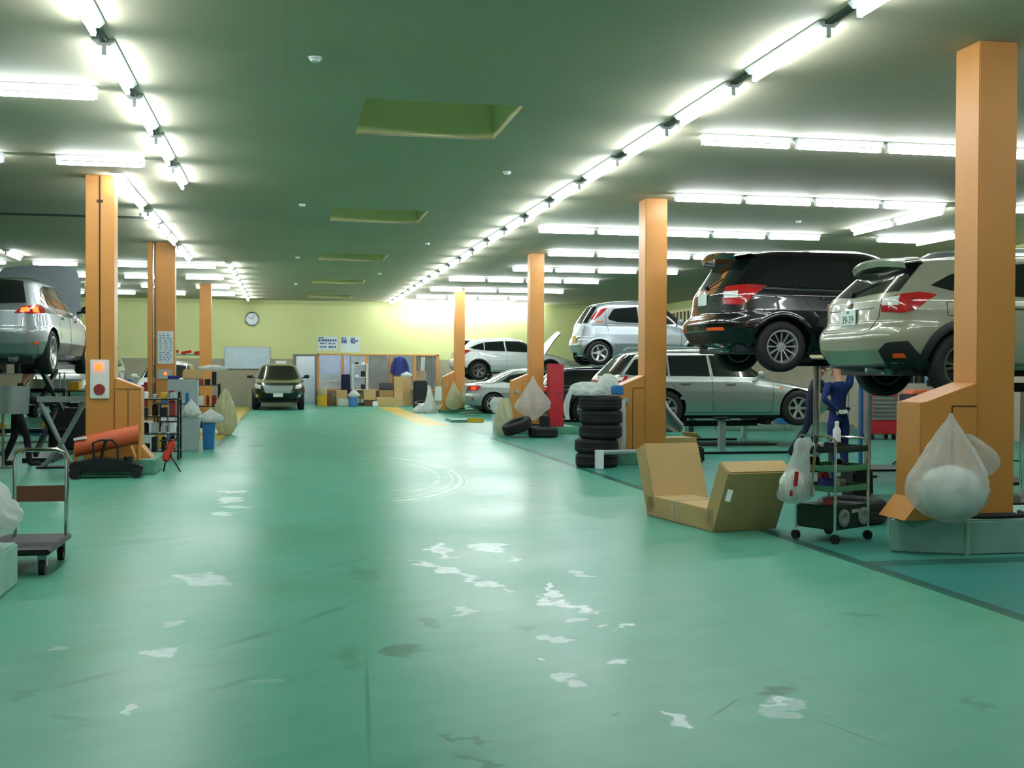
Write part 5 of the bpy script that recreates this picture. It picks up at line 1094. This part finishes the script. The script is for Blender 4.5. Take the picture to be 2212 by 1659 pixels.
shelf(9.9, 12.9, 1.2, .4, 1.15, 'grey rack of parts right of the nearest right column', 3, 4, lab2='the rack behind right column')
shelf(13.9, 24.6, 2.2, .5, 1.2, 'grey rack of parts along the right wall beyond the red chest', 3, 9, lab2='the right wall rack', num=6)
shelf(11.2, 26.6, 1.8, .45, 1.1, 'grey rack of parts beyond the estate car bonnet', 3, 12, lab2='the rack beyond the estate car', num=6)

# -- third right column clutter
t = thing('red_locker', 'tall red steel locker standing by the third right column', 'locker', (5.98, 25.55, .16)); m = MB(); m.prism([(-.15, 0), (.18, 0), (.18, 1.38), (.1, 1.42), (-.15, 1.42)], -.12, .2); m.build('locker_body', 'red', t, smooth=0, bevel=.01); m = MB(); m.bb(-.1, .13, -.13, -.12, .75, .79); m.build('vent', 'red_dull', t, smooth=0); m = MB(); m.bb(.1, .12, -.15, -.12, .6, .7); m.build('handle', 'steel', t, smooth=0)
bag('rubbish_bag', 'big pinkish clear rubbish bag against the third right column', 5.34, 24.95, .33, .98, .36, .2, 'film_white', 41, 5, prof=[(0, .02), (.1, .12), (.35, .5), (.6, .95), (.72, 1.0), (.85, .6), (1, .2)])
bag('rubbish_bag', 'cream filled rubbish bag beside the third right column', 4.70, 24.95, .0, .82, .2, .2, 'film_cream', 42, 6, prof=[(0, .35), (.2, .55), (.5, .9), (.8, 1), (1, .7)])
t = thing('white_bucket', 'tall white bucket full of scraps left of the third right column', 'bucket', (4.83, 26.4, 0)); m = MB(); m.lathe([(0, 0), (.12, 0), (.145, .40), (.152, .41), (.14, .41), (.115, .02), (0, .02)], n=28); m.build('pail', 'sign_white', t)
bag('plastic_bag', 'crumpled grey white bag stuffed in the tall white bucket', 4.83, 26.4, .44, .36, .16, .14, 'film_dense', 43, 7, prof=[(0, .5), (.3, 1), (.7, .95), (1, .7)])
o = tyre_mesh(.33, .22).build('car_tyre', 'rubber'); o.location = (4.86, 24.3, .24); o.rotation_euler = (0, rad(-22), .2); tag(o, 'black tyre leaning on another before the third right column', 'tyre')
m = MB(); m.lathe([(0, -.02), (.19, -.02), (.2, .06), (.15, .02), (0, .03)], n=24); m.build('rim', 'dark_steel', o)
o = tyre_mesh(.32, .2).build('car_tyre', 'rubber'); o.location = (5.42, 24.25, .103); tag(o, 'black tyre lying flat before the third right column', 'tyre')
m = MB(); m.lathe([(0, -.02), (.19, -.02), (.2, .06), (.15, .02), (0, .03)], n=24); m.build('rim', 'dark_steel', o)
small_box('dustpan_box', 'dark grey bin behind the bags at the third right column', 'bin', 'dark_steel', (5.62, 25.05, .0), .22, .2, .42, 0)
# -- farthest right column clutter
t = thing('wheel', 'alloy wheel with black tyre lying tilted near the farthest right column', 'wheel', (4.75, 40.6, .13)); t.rotation_euler = (rad(18), 0, .3)
tyre_mesh(.36, .22, .24).build('tyre', 'rubber', t); m = MB(); m.lathe([(0, .0), (.05, .02), (.24, .05), (.24, -.08), (0, -.08)], n=30)
for i in range(5): a = 2 * pi * i / 5; m.box((.13 * cos(a), .13 * sin(a), .055), (.2, .035, .03), rz=a)
m.build('rim', 'rim_silver', t)
bag('plastic_bag', 'knotted bright white bag standing near the farthest right column', 4.68, 38.3, 0, .82, .27, .22, 'film_dense', 51, 5, prof=[(0, .12), (.1, .2), (.3, .3), (.6, .6), (.85, .95), (1, .9)])
bag('plastic_bag', 'small white bag slumped on the floor near the farthest right column', 4.30, 38.0, 0, .3, .2, .18, 'film_dense', 52, 5)
bag('rubbish_bag', 'cream rubbish bag leaning on the farthest right column', 5.40, 37.55, .12, .95, .26, .18, 'film_cream', 53, 5)
small_box('black_crate', 'black stacked crates on the floor before the rightmost office pane', 'crate', 'black', (5.12, 44.9, 0), .55, .45, 1.0, 0)
t = thing('paint_can_stand', 'white notice board stand right of the black crates', 'stand', (5.85, 44.7, 0)); m = MB(); m.box((0, 0, .5), (.34, .03, .55), rx=.1); m.build('panel', 'office_white', t, smooth=0); m = MB()
for s in (-1, 1): m.tube([(s * .17, .08, 0), (s * .15, 0, .5), (s * .08, .05, .95)], .012, 6)
m.build('legs_frame', 'brown', t)

# -- things along the end wall, left to right
def wy(u, v=0, y=45.3): return at_y(u, 800, y).x
box_open('cardboard_box', 'yellow green waste box with paper in it, under the left office pane', 'box', wy(696), 45.3, 0, .38, .4, .42, 'yellow', flaps=False, tape=False)
small_box('waste_paper', 'crumpled cream paper in the yellow waste box', 'paper', 'film_cream', (wy(697), 45.25, .42), .3, .25, .3, .5)
box_open('cardboard_box', 'low brown box beside the yellow waste box', 'box', wy(713), 45.4, 0, .18, .4, .5, 'brown', flaps=False, tape=False)
box_open('cardboard_box', 'upright brown box under the second office pane', 'box', wy(738), 45.3, 0, .42, .34, .62, 'cardboard', flaps=False)
small_box('plastic_crate', 'pale blue see-through crate in front of the upright brown box', 'crate', 'film_dense', (wy(740), 44.8, 0), .42, .3, .3, 0)
small_box('plastic_tub', 'bright blue tub on the floor under the office window', 'tub', 'blue_plastic', (wy(762), 44.8, 0), .34, .3, .36, 0)
bag('plastic_bag', 'white bag in the bright blue tub', wy(763), 44.8, .363, .3, .2, .15, 'film_dense', 61)
small_box('work_trousers', 'dark blue cloth bundle on the cabinet under the second office pane', 'clothes', 'navy_dark', (wy(748), 45.75, .45), .36, .24, .78, 0)
small_box('low_cabinet', 'low grey cabinet under the dark blue clothes', 'cabinet', 'grey_metal', (wy(748), 45.75, 0), .5, .3, .45, 0)
box_open('cardboard_box', 'wide grey brown box under the third office pane', 'box', wy(799), 45.45, .223, .46, .36, .42, 'cardboard', flaps=False)
small_box('low_table', 'low brown stand under the wide grey brown box', 'stand', 'brown', (wy(799), 45.45, 0), .44, .34, .22, 0)
small_box('white_case', 'small white case on the floor before the low brown stand', 'case', 'sign_white', (wy(808), 44.7, 0), .2, .2, .2, 0)
t = shelf(wy(779), 45.8, .55, .3, 1.65, 'narrow white wire rack before the second office pane', 4, 71, lab2='the narrow white wire rack', num=2, frame='white_paint')
small_box('black_printer', 'black printer on the brown cartons under the fourth office pane', 'printer', 'black_gloss', (wy(834), 45.4, .624), .58, .4, .28, 0)
box_open('cardboard_box', 'wide low brown carton at the end of the right yellow line', 'box', wy(841), 45.1, 0, 1.04, .5, .34, 'cardboard', flaps=False)
box_open('cardboard_box', 'long brown carton lying on the wide low carton', 'box', wy(834), 45.35, .348, .56, .5, .27, 'card_dark', flaps=False)
box_open('cardboard_box', 'tall brown carton standing under the blue jacket, left one', 'box', wy(860), 45.25, .343, .34, .3, .80, 'cardboard', flaps=False)
box_open('cardboard_box', 'tall brown carton standing under the blue jacket, right one', 'box', wy(879), 45.65, 0, .34, .3, 1.15, 'cardboard', flaps=False)
box_open('cardboard_box', 'brown carton leaning behind the rightmost office pane', 'box', 5.3, 46.5, .8, .45, .3, .6, 'cardboard', flaps=False, tape=False)
small_box('office_sideboard', 'low sideboard behind the rightmost office pane', 'sideboard', 'office_white', (5.35, 46.5, 0), .8, .4, .8, 0)
bag('plastic_bag', 'white bag on top of the tall cartons under the blue jacket', wy(880), 45.6, 1.153, .2, .2, .14, 'film_dense', 62)

# -- left bay clutter
t = thing('column_cover', 'long orange half-round cover lying across the left column foot', 'cover', (0, 0, 0))
rows = []; pa, pb = at_y(164, 966, 16.1), at_y(300, 938, 16.25)
for i in range(9):
    p = pa + (pb - pa) * (i / 8); rows.append([p + Vector((0, -.13 * sin(a), .13 * cos(a) + .0)) for a in [pi * (j / 12) - .3 for j in range(13)]])
m = MB(); m.grid(rows); m.grid([[q + Vector((0, .008, 0)) for q in r] for r in rows]); m.build('shell', 'peach', t, smooth=60, fix=False)
m = MB(); m.cyl(pa + Vector((.0, 0, -.0)), pa + Vector((.0, 0, -(pa.z) + .2)), .03); m.cyl(pb, pb + Vector((0, 0, -pb.z + .2)), .03); m.build('prop', 'orange', t)
m = MB(); m.box(pa + Vector((.07, -.10, .12)), (.16, .05, .03), ry=-.15); m.build('white_tag', 'sign_white', t, smooth=0)
m = MB(); m.prism([(-2.68, .2), (-2.0, .2), (-2.1, .44), (-2.68, .44)], 16.42, 16.66); tag(m.build('base_housing', 'orange', smooth=0, bevel=.01), 'low orange housing at the foot of the nearest left column', 'housing')
t = thing('floor_jack', 'dark trolley jack on the floor before the nearest left column', 'jack', (-2.35, 16.0, 0), .1)
m = MB(); m.prism([(-.42, .08), (.46, .08), (.5, .14), (.2, .24), (-.1, .27), (-.42, .2)], -.16, .16); m.build('frame', 'dark_steel', t, smooth=0, bevel=.01)
for (x, y) in ((-.36, -.19), (-.36, .19), (.4, -.19), (.4, .19)): m = MB(); m.cyl((x, y - .025, .07), (x, y + .025, .07), .07, n=18); m.build('wheel', 'rubber', t)
m = MB(); m.tube([(-.05, 0, .2), (-.02, 0, .36), (.02, 0, .5)], .02, 8); m.tube([(-.12, -.1, .24), (-.14, -.1, .46), (-.05, -.1, .5), (.1, -.1, .5), (.17, -.1, .42), (.17, -.1, .22)], .014, 8); m.build('lever', 'dark_steel', t)
m = MB(); m.cyl((.3, 0, .2), (.3, 0, .27), .06, n=16); m.build('saddle', 'black', t)
t = thing('folding_stool', 'orange red folded seat with thin legs right of the nearest left plinth', 'stool', (-1.60, 16.75, 0)); m = MB(); m.box((0, 0, .30), (.13, .16, .32), ry=rad(18), tp=.7); m.build('seat_cloth', 'red_cloth', t, bevel=.03)
m = MB(); m.tube([(-.1, -.05, .44), (.16, -.05, .0)], .011, 6); m.tube([(.0, .05, .44), (-.08, .05, .0)], .011, 6); m.tube([(-.12, -.05, .44), (.05, -.05, .44)], .011, 6); m.build('frame', 'dark_steel', t)
# carts and bins beyond the cabinet
t = thing('steel_locker', 'plain grey steel cabinet behind the grey waste bin on the left', 'cabinet', (-2.02, 24.1, 0)); m = MB(); m.bb(-.30, .28, -.2, .25, .03, 1.22); m.build('cabinet_body', 'grey_plastic', t, smooth=0, bevel=.01); m = MB(); m.bb(-.28, .26, -.15, .2, 0, .03); m.build('base', 'dark_steel', t, smooth=0)
small_box('parts_carton', 'pale brown carton on top of the plain grey cabinet', 'box', 'cardboard', (-1.84, 24.2, 1.223), .42, .3, .2, 0)
small_box('blue_folder', 'blue folder tray at the left on the plain grey cabinet', 'tray', 'blue_cloth', (-2.21, 24.05, 1.223), .22, .2, .07, 0)
def bin_(name, label, x, y, w, d, h, mm, cat='bin'):
    t = thing(name, label, cat, (x, y, 0)); m = MB()
    sec = lambda a, b, z: [(-a, -b, z), (a, -b, z), (a, b, z), (-a, b, z)]
    m.ring_loft([sec(w * .42, d * .42, 0), sec(w / 2, d / 2, h), sec(w / 2 + .015, d / 2 + .015, h), sec(w / 2 + .015, d / 2 + .015, h + .02), sec(w / 2 - .01, d / 2 - .01, h + .02), sec(w * .40, d * .40, .02)]); m.build('tub', mm, t, smooth=0, bevel=.006); return t
bin_('waste_bin', 'tall grey waste bin with white bag before the plain grey cabinet', -1.67, 21.1, .36, .36, .56, 'grey_plastic')
bag('plastic_bag', 'peaked white bag in the tall grey waste bin', -1.64, 21.1, .585, .32, .15, .14, 'film_dense', 81)
bin_('waste_bin', 'blue waste bin right of the tall grey one', -1.36, 21.45, .22, .3, .44, 'blue_plastic')
bag('plastic_bag', 'loose white bag over the blue waste bin', -1.33, 21.45, .465, .26, .22, .15, 'film_dense', 82)
shelf(-2.05, 19.2, .75, .45, .98, 'dark crowded tool cart just right of the nearest left cabinet', 4, 83, lab2='the cart by the left cabinet', num=5, frame='green_dark', cols=('sign_white', 'dark_steel', 'black', 'grey_plastic', 'red_dull', 'yellow', 'dark_steel'))
shelf(-2.0, 22.2, .6, .45, .82, 'second dark tool cart left of the plain grey cabinet', 3, 84, lab2='the second dark tool cart', num=4, frame='dark_steel', cols=('sign_white', 'dark_steel', 'black', 'blue_plastic', 'red_dull'))
shelf(-1.72, 26.7, .5, .5, 1.1, 'dark tool cart between the plain grey cabinet and the cream bag', 3, 85, lab2='the tool cart by the cream bag', num=3, frame='dark_steel', cols=('sign_white', 'dark_steel', 'blue_plastic', 'red_dull', 'grey_plastic'))
bag('rubbish_bag', 'tall cream rubbish bag standing on the right of the left carts', -1.30, 26.0, .0, 1.0, .22, .25, 'film_cream', 86, 5, prof=[(0, .15), (.1, .4), (.3, .75), (.55, 1.), (.8, .95), (1, .5)])
bag('plastic_bag', 'white wrap lying on top of the cart by the cream bag', -1.6, 26.6, 1.40, .12, .3, .2, 'film_dense', 87, 5, prof=[(0, .3), (.4, .9), (.8, 1), (1, .8)])
small_box('wall_heater', 'dull red cabinet behind the second left column', 'cabinet', 'red_dull', (-3.2, 29.3, 0), .5, .5, 1.1, 0)
# under the left car
shelf(-5.1, 23.9, 1.6, .5, 1.35, 'rack of blue and white cans beneath the left raised car', 3, 91, lab2='the rack beneath the left car', num=5, cols=('blue_plastic', 'sign_white', 'dark_steel', 'yellow', 'black'))
shelf(-3.35, 22.4, 1.2, .5, 1.05, 'dark tool bench left of the nearest left column', 3, 92, lab2='the bench left of left column', num=5, frame='dark_steel', cols=('black', 'dark_steel', 'sign_white', 'blue_plastic', 'yellow'))
small_box('oil_drainer', 'dark machine under the rear of the left raised car', 'machine', 'black', (-3.65, 21.2, 0), .7, .6, .75, 0)
t = thing('red_light_bar', 'row of red lamps above the white hatchback behind the left columns', 'lamp bar', (-3.55, 43.5, 2.02)); m = MB()
for i in range(3): m.box((-.45 + .45 * i, 0, 0), (.36, .1, .1), ry=-.2)
m.build('lamps', 'lamp_red', t, bevel=.01); m = MB(); m.bb(-.8, .8, .04, .08, -.12, -.06); m.cyl((-.7, .06, -2.02), (-.7, .06, -.08), .03); m.cyl((.7, .06, -2.02), (.7, .06, -.08), .03); m.build('stand', 'grey_metal', t, smooth=0)
# vertical blinds / shutters on the right wall
for i, (y0, y1) in enumerate(((36., 44.5), (24., 33.))):
    r = bpy.data.objects.new('window_%d' % (i + 10), None); COL.objects.link(r); r['kind'] = 'structure'
    m = MB(); m.bb(X1 - .03, X1 - .005, y0, y1, 1.9, 3.7); struct(m.build('pane', 'glass_dark', r, smooth=0))
    m = MB(); y = y0
    while y < y1: m.bb(X1 - .07, X1 - .035, y, y + .16, 1.9, 3.7); y += .42
    m.bb(X1 - .08, X1 - .03, y0, y1, 3.7, 3.8); m.bb(X1 - .08, X1 - .03, y0, y1, 1.82, 1.9); struct(m.build('window_frame', 'cream_wall', r, smooth=0))
# loose odds and ends standing about the left carts and the right bay
small_box('paper_sack', 'crumpled white paper sack between the two dark tool carts', 'sack', 'film_dense', (-2.35, 20.5, 0), .3, .25, .55, .3)
small_box('oil_can', 'yellow square can before the second dark tool cart', 'can', 'yellow', (-2.25, 21.6, 0), .18, .18, .3, .2)
small_box('parts_crate', 'brown crate stacked beside the second dark tool cart', 'crate', 'brown', (-2.62, 21.4, 0), .35, .3, .75, .1)
small_box('air_cleaner', 'dull red box on the brown crate by the second dark cart', 'box', 'red_dull', (-2.62, 21.4, .753), .25, .22, .22, .4)
small_box('battery_case', 'black battery case on the floor before the black tool cart', 'case', 'black', (10.9, 17.8, 0), .4, .25, .22, .3)
t = thing('air_hose', 'dark air hose snaking on the right bay floor by the black tool cart', 'hose', (0, 0, 0)); m = MB(); m.tube([(9.2 + .25 * i, 16.4 + .5 * sin(i * .9), .014) for i in range(12)], .012, 6); m.build('hose', 'rubber', t)
small_box('work_stool', 'low dark stool on the floor left of the mechanic in blue', 'stool', 'dark_steel', (6.5, 12.4, 0), .3, .3, .32, .2)

# ================================================================== PEOPLE
def human(name, label, loc, rz, J, cloth, cloth2=None, hair='cap', hairlabel='cap', glove='glove', belt=None, sc=1.0):
    """J: dict of joint positions (x right of the figure, y forward, z up). Grown as one skin."""
    root = thing(name, label, 'person', loc, rz)
    R_ = dict(pelvis=(.15, .115), waist=(.135, .10), chest=(.165, .12), neck0=(.075, .07), neck=(.052, .056), head0=(.066, .075), head1=(.078, .098), head2=(.074, .09), head3=(.045, .05))
    vs, rs, es, ids = [], [], [], {}
    def add(k, p, r, par=None):
        ids[k] = len(vs); vs.append(Vector(p)); rs.append(r if isinstance(r, tuple) else (r, r))
        if par is not None: es.append((ids[par], ids[k]))
    add('pelvis', J['pelvis'], R_['pelvis'])
    add('waist', J['waist'], R_['waist'], 'pelvis'); add('chest', J['chest'], R_['chest'], 'waist')
    ch, nk, hd = Vector(J['chest']), Vector(J['neck']), Vector(J['head'])
    add('neck0', ch.lerp(nk, .62), R_['neck0'], 'chest'); add('neck', nk, R_['neck'], 'neck0')
    d = (hd - nk).normalized()
    add('head0', nk + d * .065, R_['head0'], 'neck'); add('head1', nk + d * .13, R_['head1'], 'head0'); add('head2', nk + d * .185, R_['head2'], 'head1'); add('head3', nk + d * .235, R_['head3'], 'head2')
    for s, q in ((-1, 'l'), (1, 'r')):
        sh, el, wr = Vector(J['sh_' + q]), Vector(J['el_' + q]), Vector(J['wr_' + q])
        add('sh' + q, sh, .062, 'chest'); add('ua' + q, sh.lerp(el, .5), .052, 'sh' + q); add('el' + q, el, .045, 'ua' + q); add('fa' + q, el.lerp(wr, .4), .043, 'el' + q); add('wr' + q, wr, .027, 'fa' + q)
        hdir = (wr - el).normalized() if 'hand_' + q not in J else Vector(J['hand_' + q]).normalized()
        side = hdir.orthogonal().normalized(); pl = hdir.cross(side)
        add('pm' + q, wr + hdir * .045, (.036, .018), 'wr' + q); add('kn' + q, wr + hdir * .085, (.038, .014), 'pm' + q)
        for i, (o_, L_) in enumerate([(-.030, .058), (-.010, .072), (.011, .078), (.031, .066)]):
            b = wr + hdir * .095 + side * o_; add('f%d%s' % (i, q), b, .0095, 'kn' + q); add('g%d%s' % (i, q), b + hdir * L_ * .5 + pl * .012, .0088, 'f%d%s' % (i, q)); add('h%d%s' % (i, q), b + hdir * L_ * .8 + pl * .040, .0075, 'g%d%s' % (i, q))
        add('t0' + q, wr + hdir * .045 + side * -.045, .0115, 'pm' + q); add('t1' + q, wr + hdir * .085 + side * -.062 + pl * .015, .0095, 't0' + q)
        hp, kn, an = Vector(J['hip_' + q]), Vector(J['kn_' + q]), Vector(J['an_' + q])
        add('hp' + q, hp, .098, 'pelvis'); add('th' + q, hp.lerp(kn, .5), .082, 'hp' + q); add('ke' + q, kn, .062, 'th' + q); add('cf' + q, kn.lerp(an, .35), .062, 'ke' + q); add('an' + q, an, .045, 'cf' + q)
        fd = Vector(J.get('foot_' + q, (0, 1, 0))).normalized(); add('hl' + q, an + Vector((0, 0, -.045)) + fd * .0, .045, 'an' + q); add('ft' + q, an + Vector((0, 0, -.05)) + fd * .10, (.045, .035), 'hl' + q); add('to' + q, an + Vector((0, 0, -.058)) + fd * .19, (.042, .026), 'ft' + q)
    me = bpy.data.meshes.new('body'); me.from_pydata([v * sc for v in vs], es, []); o = bpy.data.objects.new('body', me); COL.objects.link(o)
    md = o.modifiers.new('s', 'SKIN'); md.use_smooth_shade = True; md.branch_smoothing = .6
    if not me.skin_vertices: 
        bm = bmesh.new(); bm.from_mesh(me); bm.verts.layers.skin.verify(); bm.to_mesh(me); bm.free()
    for i, sv in enumerate(me.skin_vertices[0].data): sv.radius = (rs[i][0] * sc, rs[i][1] * sc); sv.use_root = (i == 0)
    ss = o.modifiers.new('u', 'SUBSURF'); ss.levels = 2; ss.render_levels = 2
    dg = bpy.context.evaluated_depsgraph_get(); dg.update(); m2 = bpy.data.meshes.new_from_object(o.evaluated_get(dg)); bpy.data.objects.remove(o)
    m2.materials.clear()
    for q in (cloth, 'skin', glove, 'rubber', cloth2 or cloth): m2.materials.append(M[q])
    skin_k = {'neck', 'head0', 'head1', 'head2', 'head3'}; names = list(ids); pts = [(vs[ids[k]] * sc, k) for k in names]
    for p in m2.polygons:
        c_ = p.center; k = min(pts, key=lambda t_: (t_[0] - c_).length_squared)[1]
        if k in skin_k: p.material_index = 1
        elif k[:2] in ('pm', 'kn', 't0', 't1') or (k[0] in 'fgh' and k[1].isdigit()): p.material_index = 2
        elif k[:2] in ('hl', 'ft', 'to'): p.material_index = 3
        elif k[:2] in ('hp', 'th', 'ke', 'cf', 'an') or k == 'pelvis': p.material_index = 4
        p.use_smooth = True
    b = bpy.data.objects.new('body', m2); COL.objects.link(b); b.parent = root
    # hair or cap
    hc = (nk + d * .175) * sc; rows = []
    for i in range(7):
        a = rad(4 + 14 * i); rows.append([(hc.x + .094 * sc * sin(a) * cos(t_), hc.y - .008 + .112 * sc * sin(a) * sin(t_), hc.z + .098 * sc * cos(a)) for t_ in [2 * pi * j / 20 for j in range(20)]])
    m = MB(); m.ring_loft(rows); m.build(hairlabel, hair, root, smooth=60)
    if hairlabel == 'cap': m = MB(); m.box((hc.x, hc.y + .12 * sc, hc.z + .012), (.13, .10, .012), rx=-.15); m.build('cap_peak', hair, root, bevel=.004)
    # ears, nose, eyes, mouth
    for s in (-1, 1): m = MB(); m.lathe([(0, -.006), (.022, -.004), (.018, .006), (0, .006)], (hc.x + s * .082 * sc, hc.y, hc.z - .045), 'X', 10); m.build('ear', 'skin', root)
    m = MB(); m.box((hc.x, hc.y + .098 * sc, hc.z - .05), (.022, .03, .045), tp=.5); m.build('nose', 'skin', root, bevel=.004)
    for s in (-1, 1): m = MB(); m.lathe([(0, .006), (.011, .002), (.011, -.004), (0, -.004)], (hc.x + s * .030, hc.y + .088 * sc, hc.z - .028), 'Y', 10); m.build('eye', 'black', root)
    m = MB(); m.box((hc.x, hc.y + .086 * sc, hc.z - .095), (.042, .012, .010)); m.build('mouth', 'red_dull', root, bevel=.003)
    if belt: m = MB(); w_ = Vector(J['waist']) * sc; m.lathe([(.148, -.02), (.152, 0), (.148, .02), (.13, .02), (.13, -.02)], (w_.x, w_.y, w_.z - .03), 'Z', 28, closed=True); m.build('belt', belt, root)
    return root
def stand(lean=0., turn=0.):
    return dict(pelvis=(0, 0, .92), waist=(0, .01, 1.06), chest=(0, .0, 1.27), neck=(0, .0, 1.44), head=(0, .02, 1.62),
        sh_l=(-.18, 0, 1.37), el_l=(-.24, -.05, 1.10), wr_l=(-.22, .08, .88), sh_r=(.18, 0, 1.37), el_r=(.24, -.05, 1.10), wr_r=(.22, .08, .88),
        hip_l=(-.09, 0, .88), kn_l=(-.10, .02, .48), an_l=(-.11, -.02, .085), hip_r=(.09, 0, .88), kn_r=(.10, .02, .48), an_r=(.11, -.02, .085))
J = stand(); J.update(el_l=(-.34, -.10, 1.17), wr_l=(-.17, -.17, 1.02), hand_l=(.8, -.1, -.25), el_r=(.30, .10, 1.58), wr_r=(.24, .16, 1.80), head=(.0, .06, 1.6), kn_r=(.12, .04, .48))
p = at_y(1812, 860, 14.0)
human('person', 'person in blue overalls, back to us, one arm raised to the raised car', (p.x, 14.0, 0), rad(12), J, 'navy_cloth', None, 'cap', 'cap', belt='navy_dark', sc=.93)
J = stand(); J.update(pelvis=(0, -.04, .88), chest=(0, .08, 1.22), neck=(0, .12, 1.38), head=(0, .18, 1.54), sh_l=(-.18, .1, 1.32), sh_r=(.18, .1, 1.32), el_l=(-.24, .25, 1.12), wr_l=(-.14, .44, 1.08), el_r=(.24, .25, 1.12), wr_r=(.12, .44, 1.10),
    kn_l=(-.12, .14, .48), an_l=(-.14, .04, .085), kn_r=(.12, -.12, .47), an_r=(.20, -.42, .085))
p = at_y(1752, 860, 18.6)
human('person', 'person in dark navy overalls bending forward behind the slim lift post', (p.x, 18.6, 0), rad(-100), J, 'navy_dark', None, 'hair', 'hair', sc=.97)
J = stand(); J.update(an_l=(-.12, -.20, .085), kn_l=(-.10, -.04, .48), an_r=(.11, .20, .085), kn_r=(.1, .16, .48), chest=(0, .06, 1.24), neck=(0, .12, 1.38), head=(0, .20, 1.53), sh_l=(-.18, .06, 1.33), sh_r=(.18, .06, 1.33),
    el_l=(-.25, .22, 1.12), wr_l=(-.2, .42, 1.06), el_r=(.25, .22, 1.12), wr_r=(.2, .42, 1.06))
human('person', 'person in black work clothes standing under the left raised car', (-3.9, 18.15, 0), rad(-80), J, 'dark_cloth', None, 'hair', 'hair', glove='dark_cloth', sc=.88)
t = thing('undercover_panel', 'grey plastic under-cover held beneath the left raised car', 'panel', (-3.93, 17.62, .98), 0)
rows = [[(-.33 + .64 * i / 12 + .06 * (z), -.05 * sin(pi * i / 12) - .03 * sin(i), z) for i in range(13)] for z in (-.20, -.12, 0, .12, .20)]
m = MB(); m.grid(rows); m.grid([[(q[0], q[1] + .02, q[2]) for q in r] for r in rows]); m.build('shell', 'grey_metal', t, smooth=60, fix=False)
m = MB(); m.cyl((-.25, .02, .18), (-.25, .3, .28), .012); m.cyl((.25, .02, .18), (.25, .3, .28), .012); m.cyl((-.05, .05, -.98), (-.05, .05, -.15), .02); m.cyl((-.05, .05, -.98), (-.05, .05, -.95), .15); m.build('stand', 'steel', t)
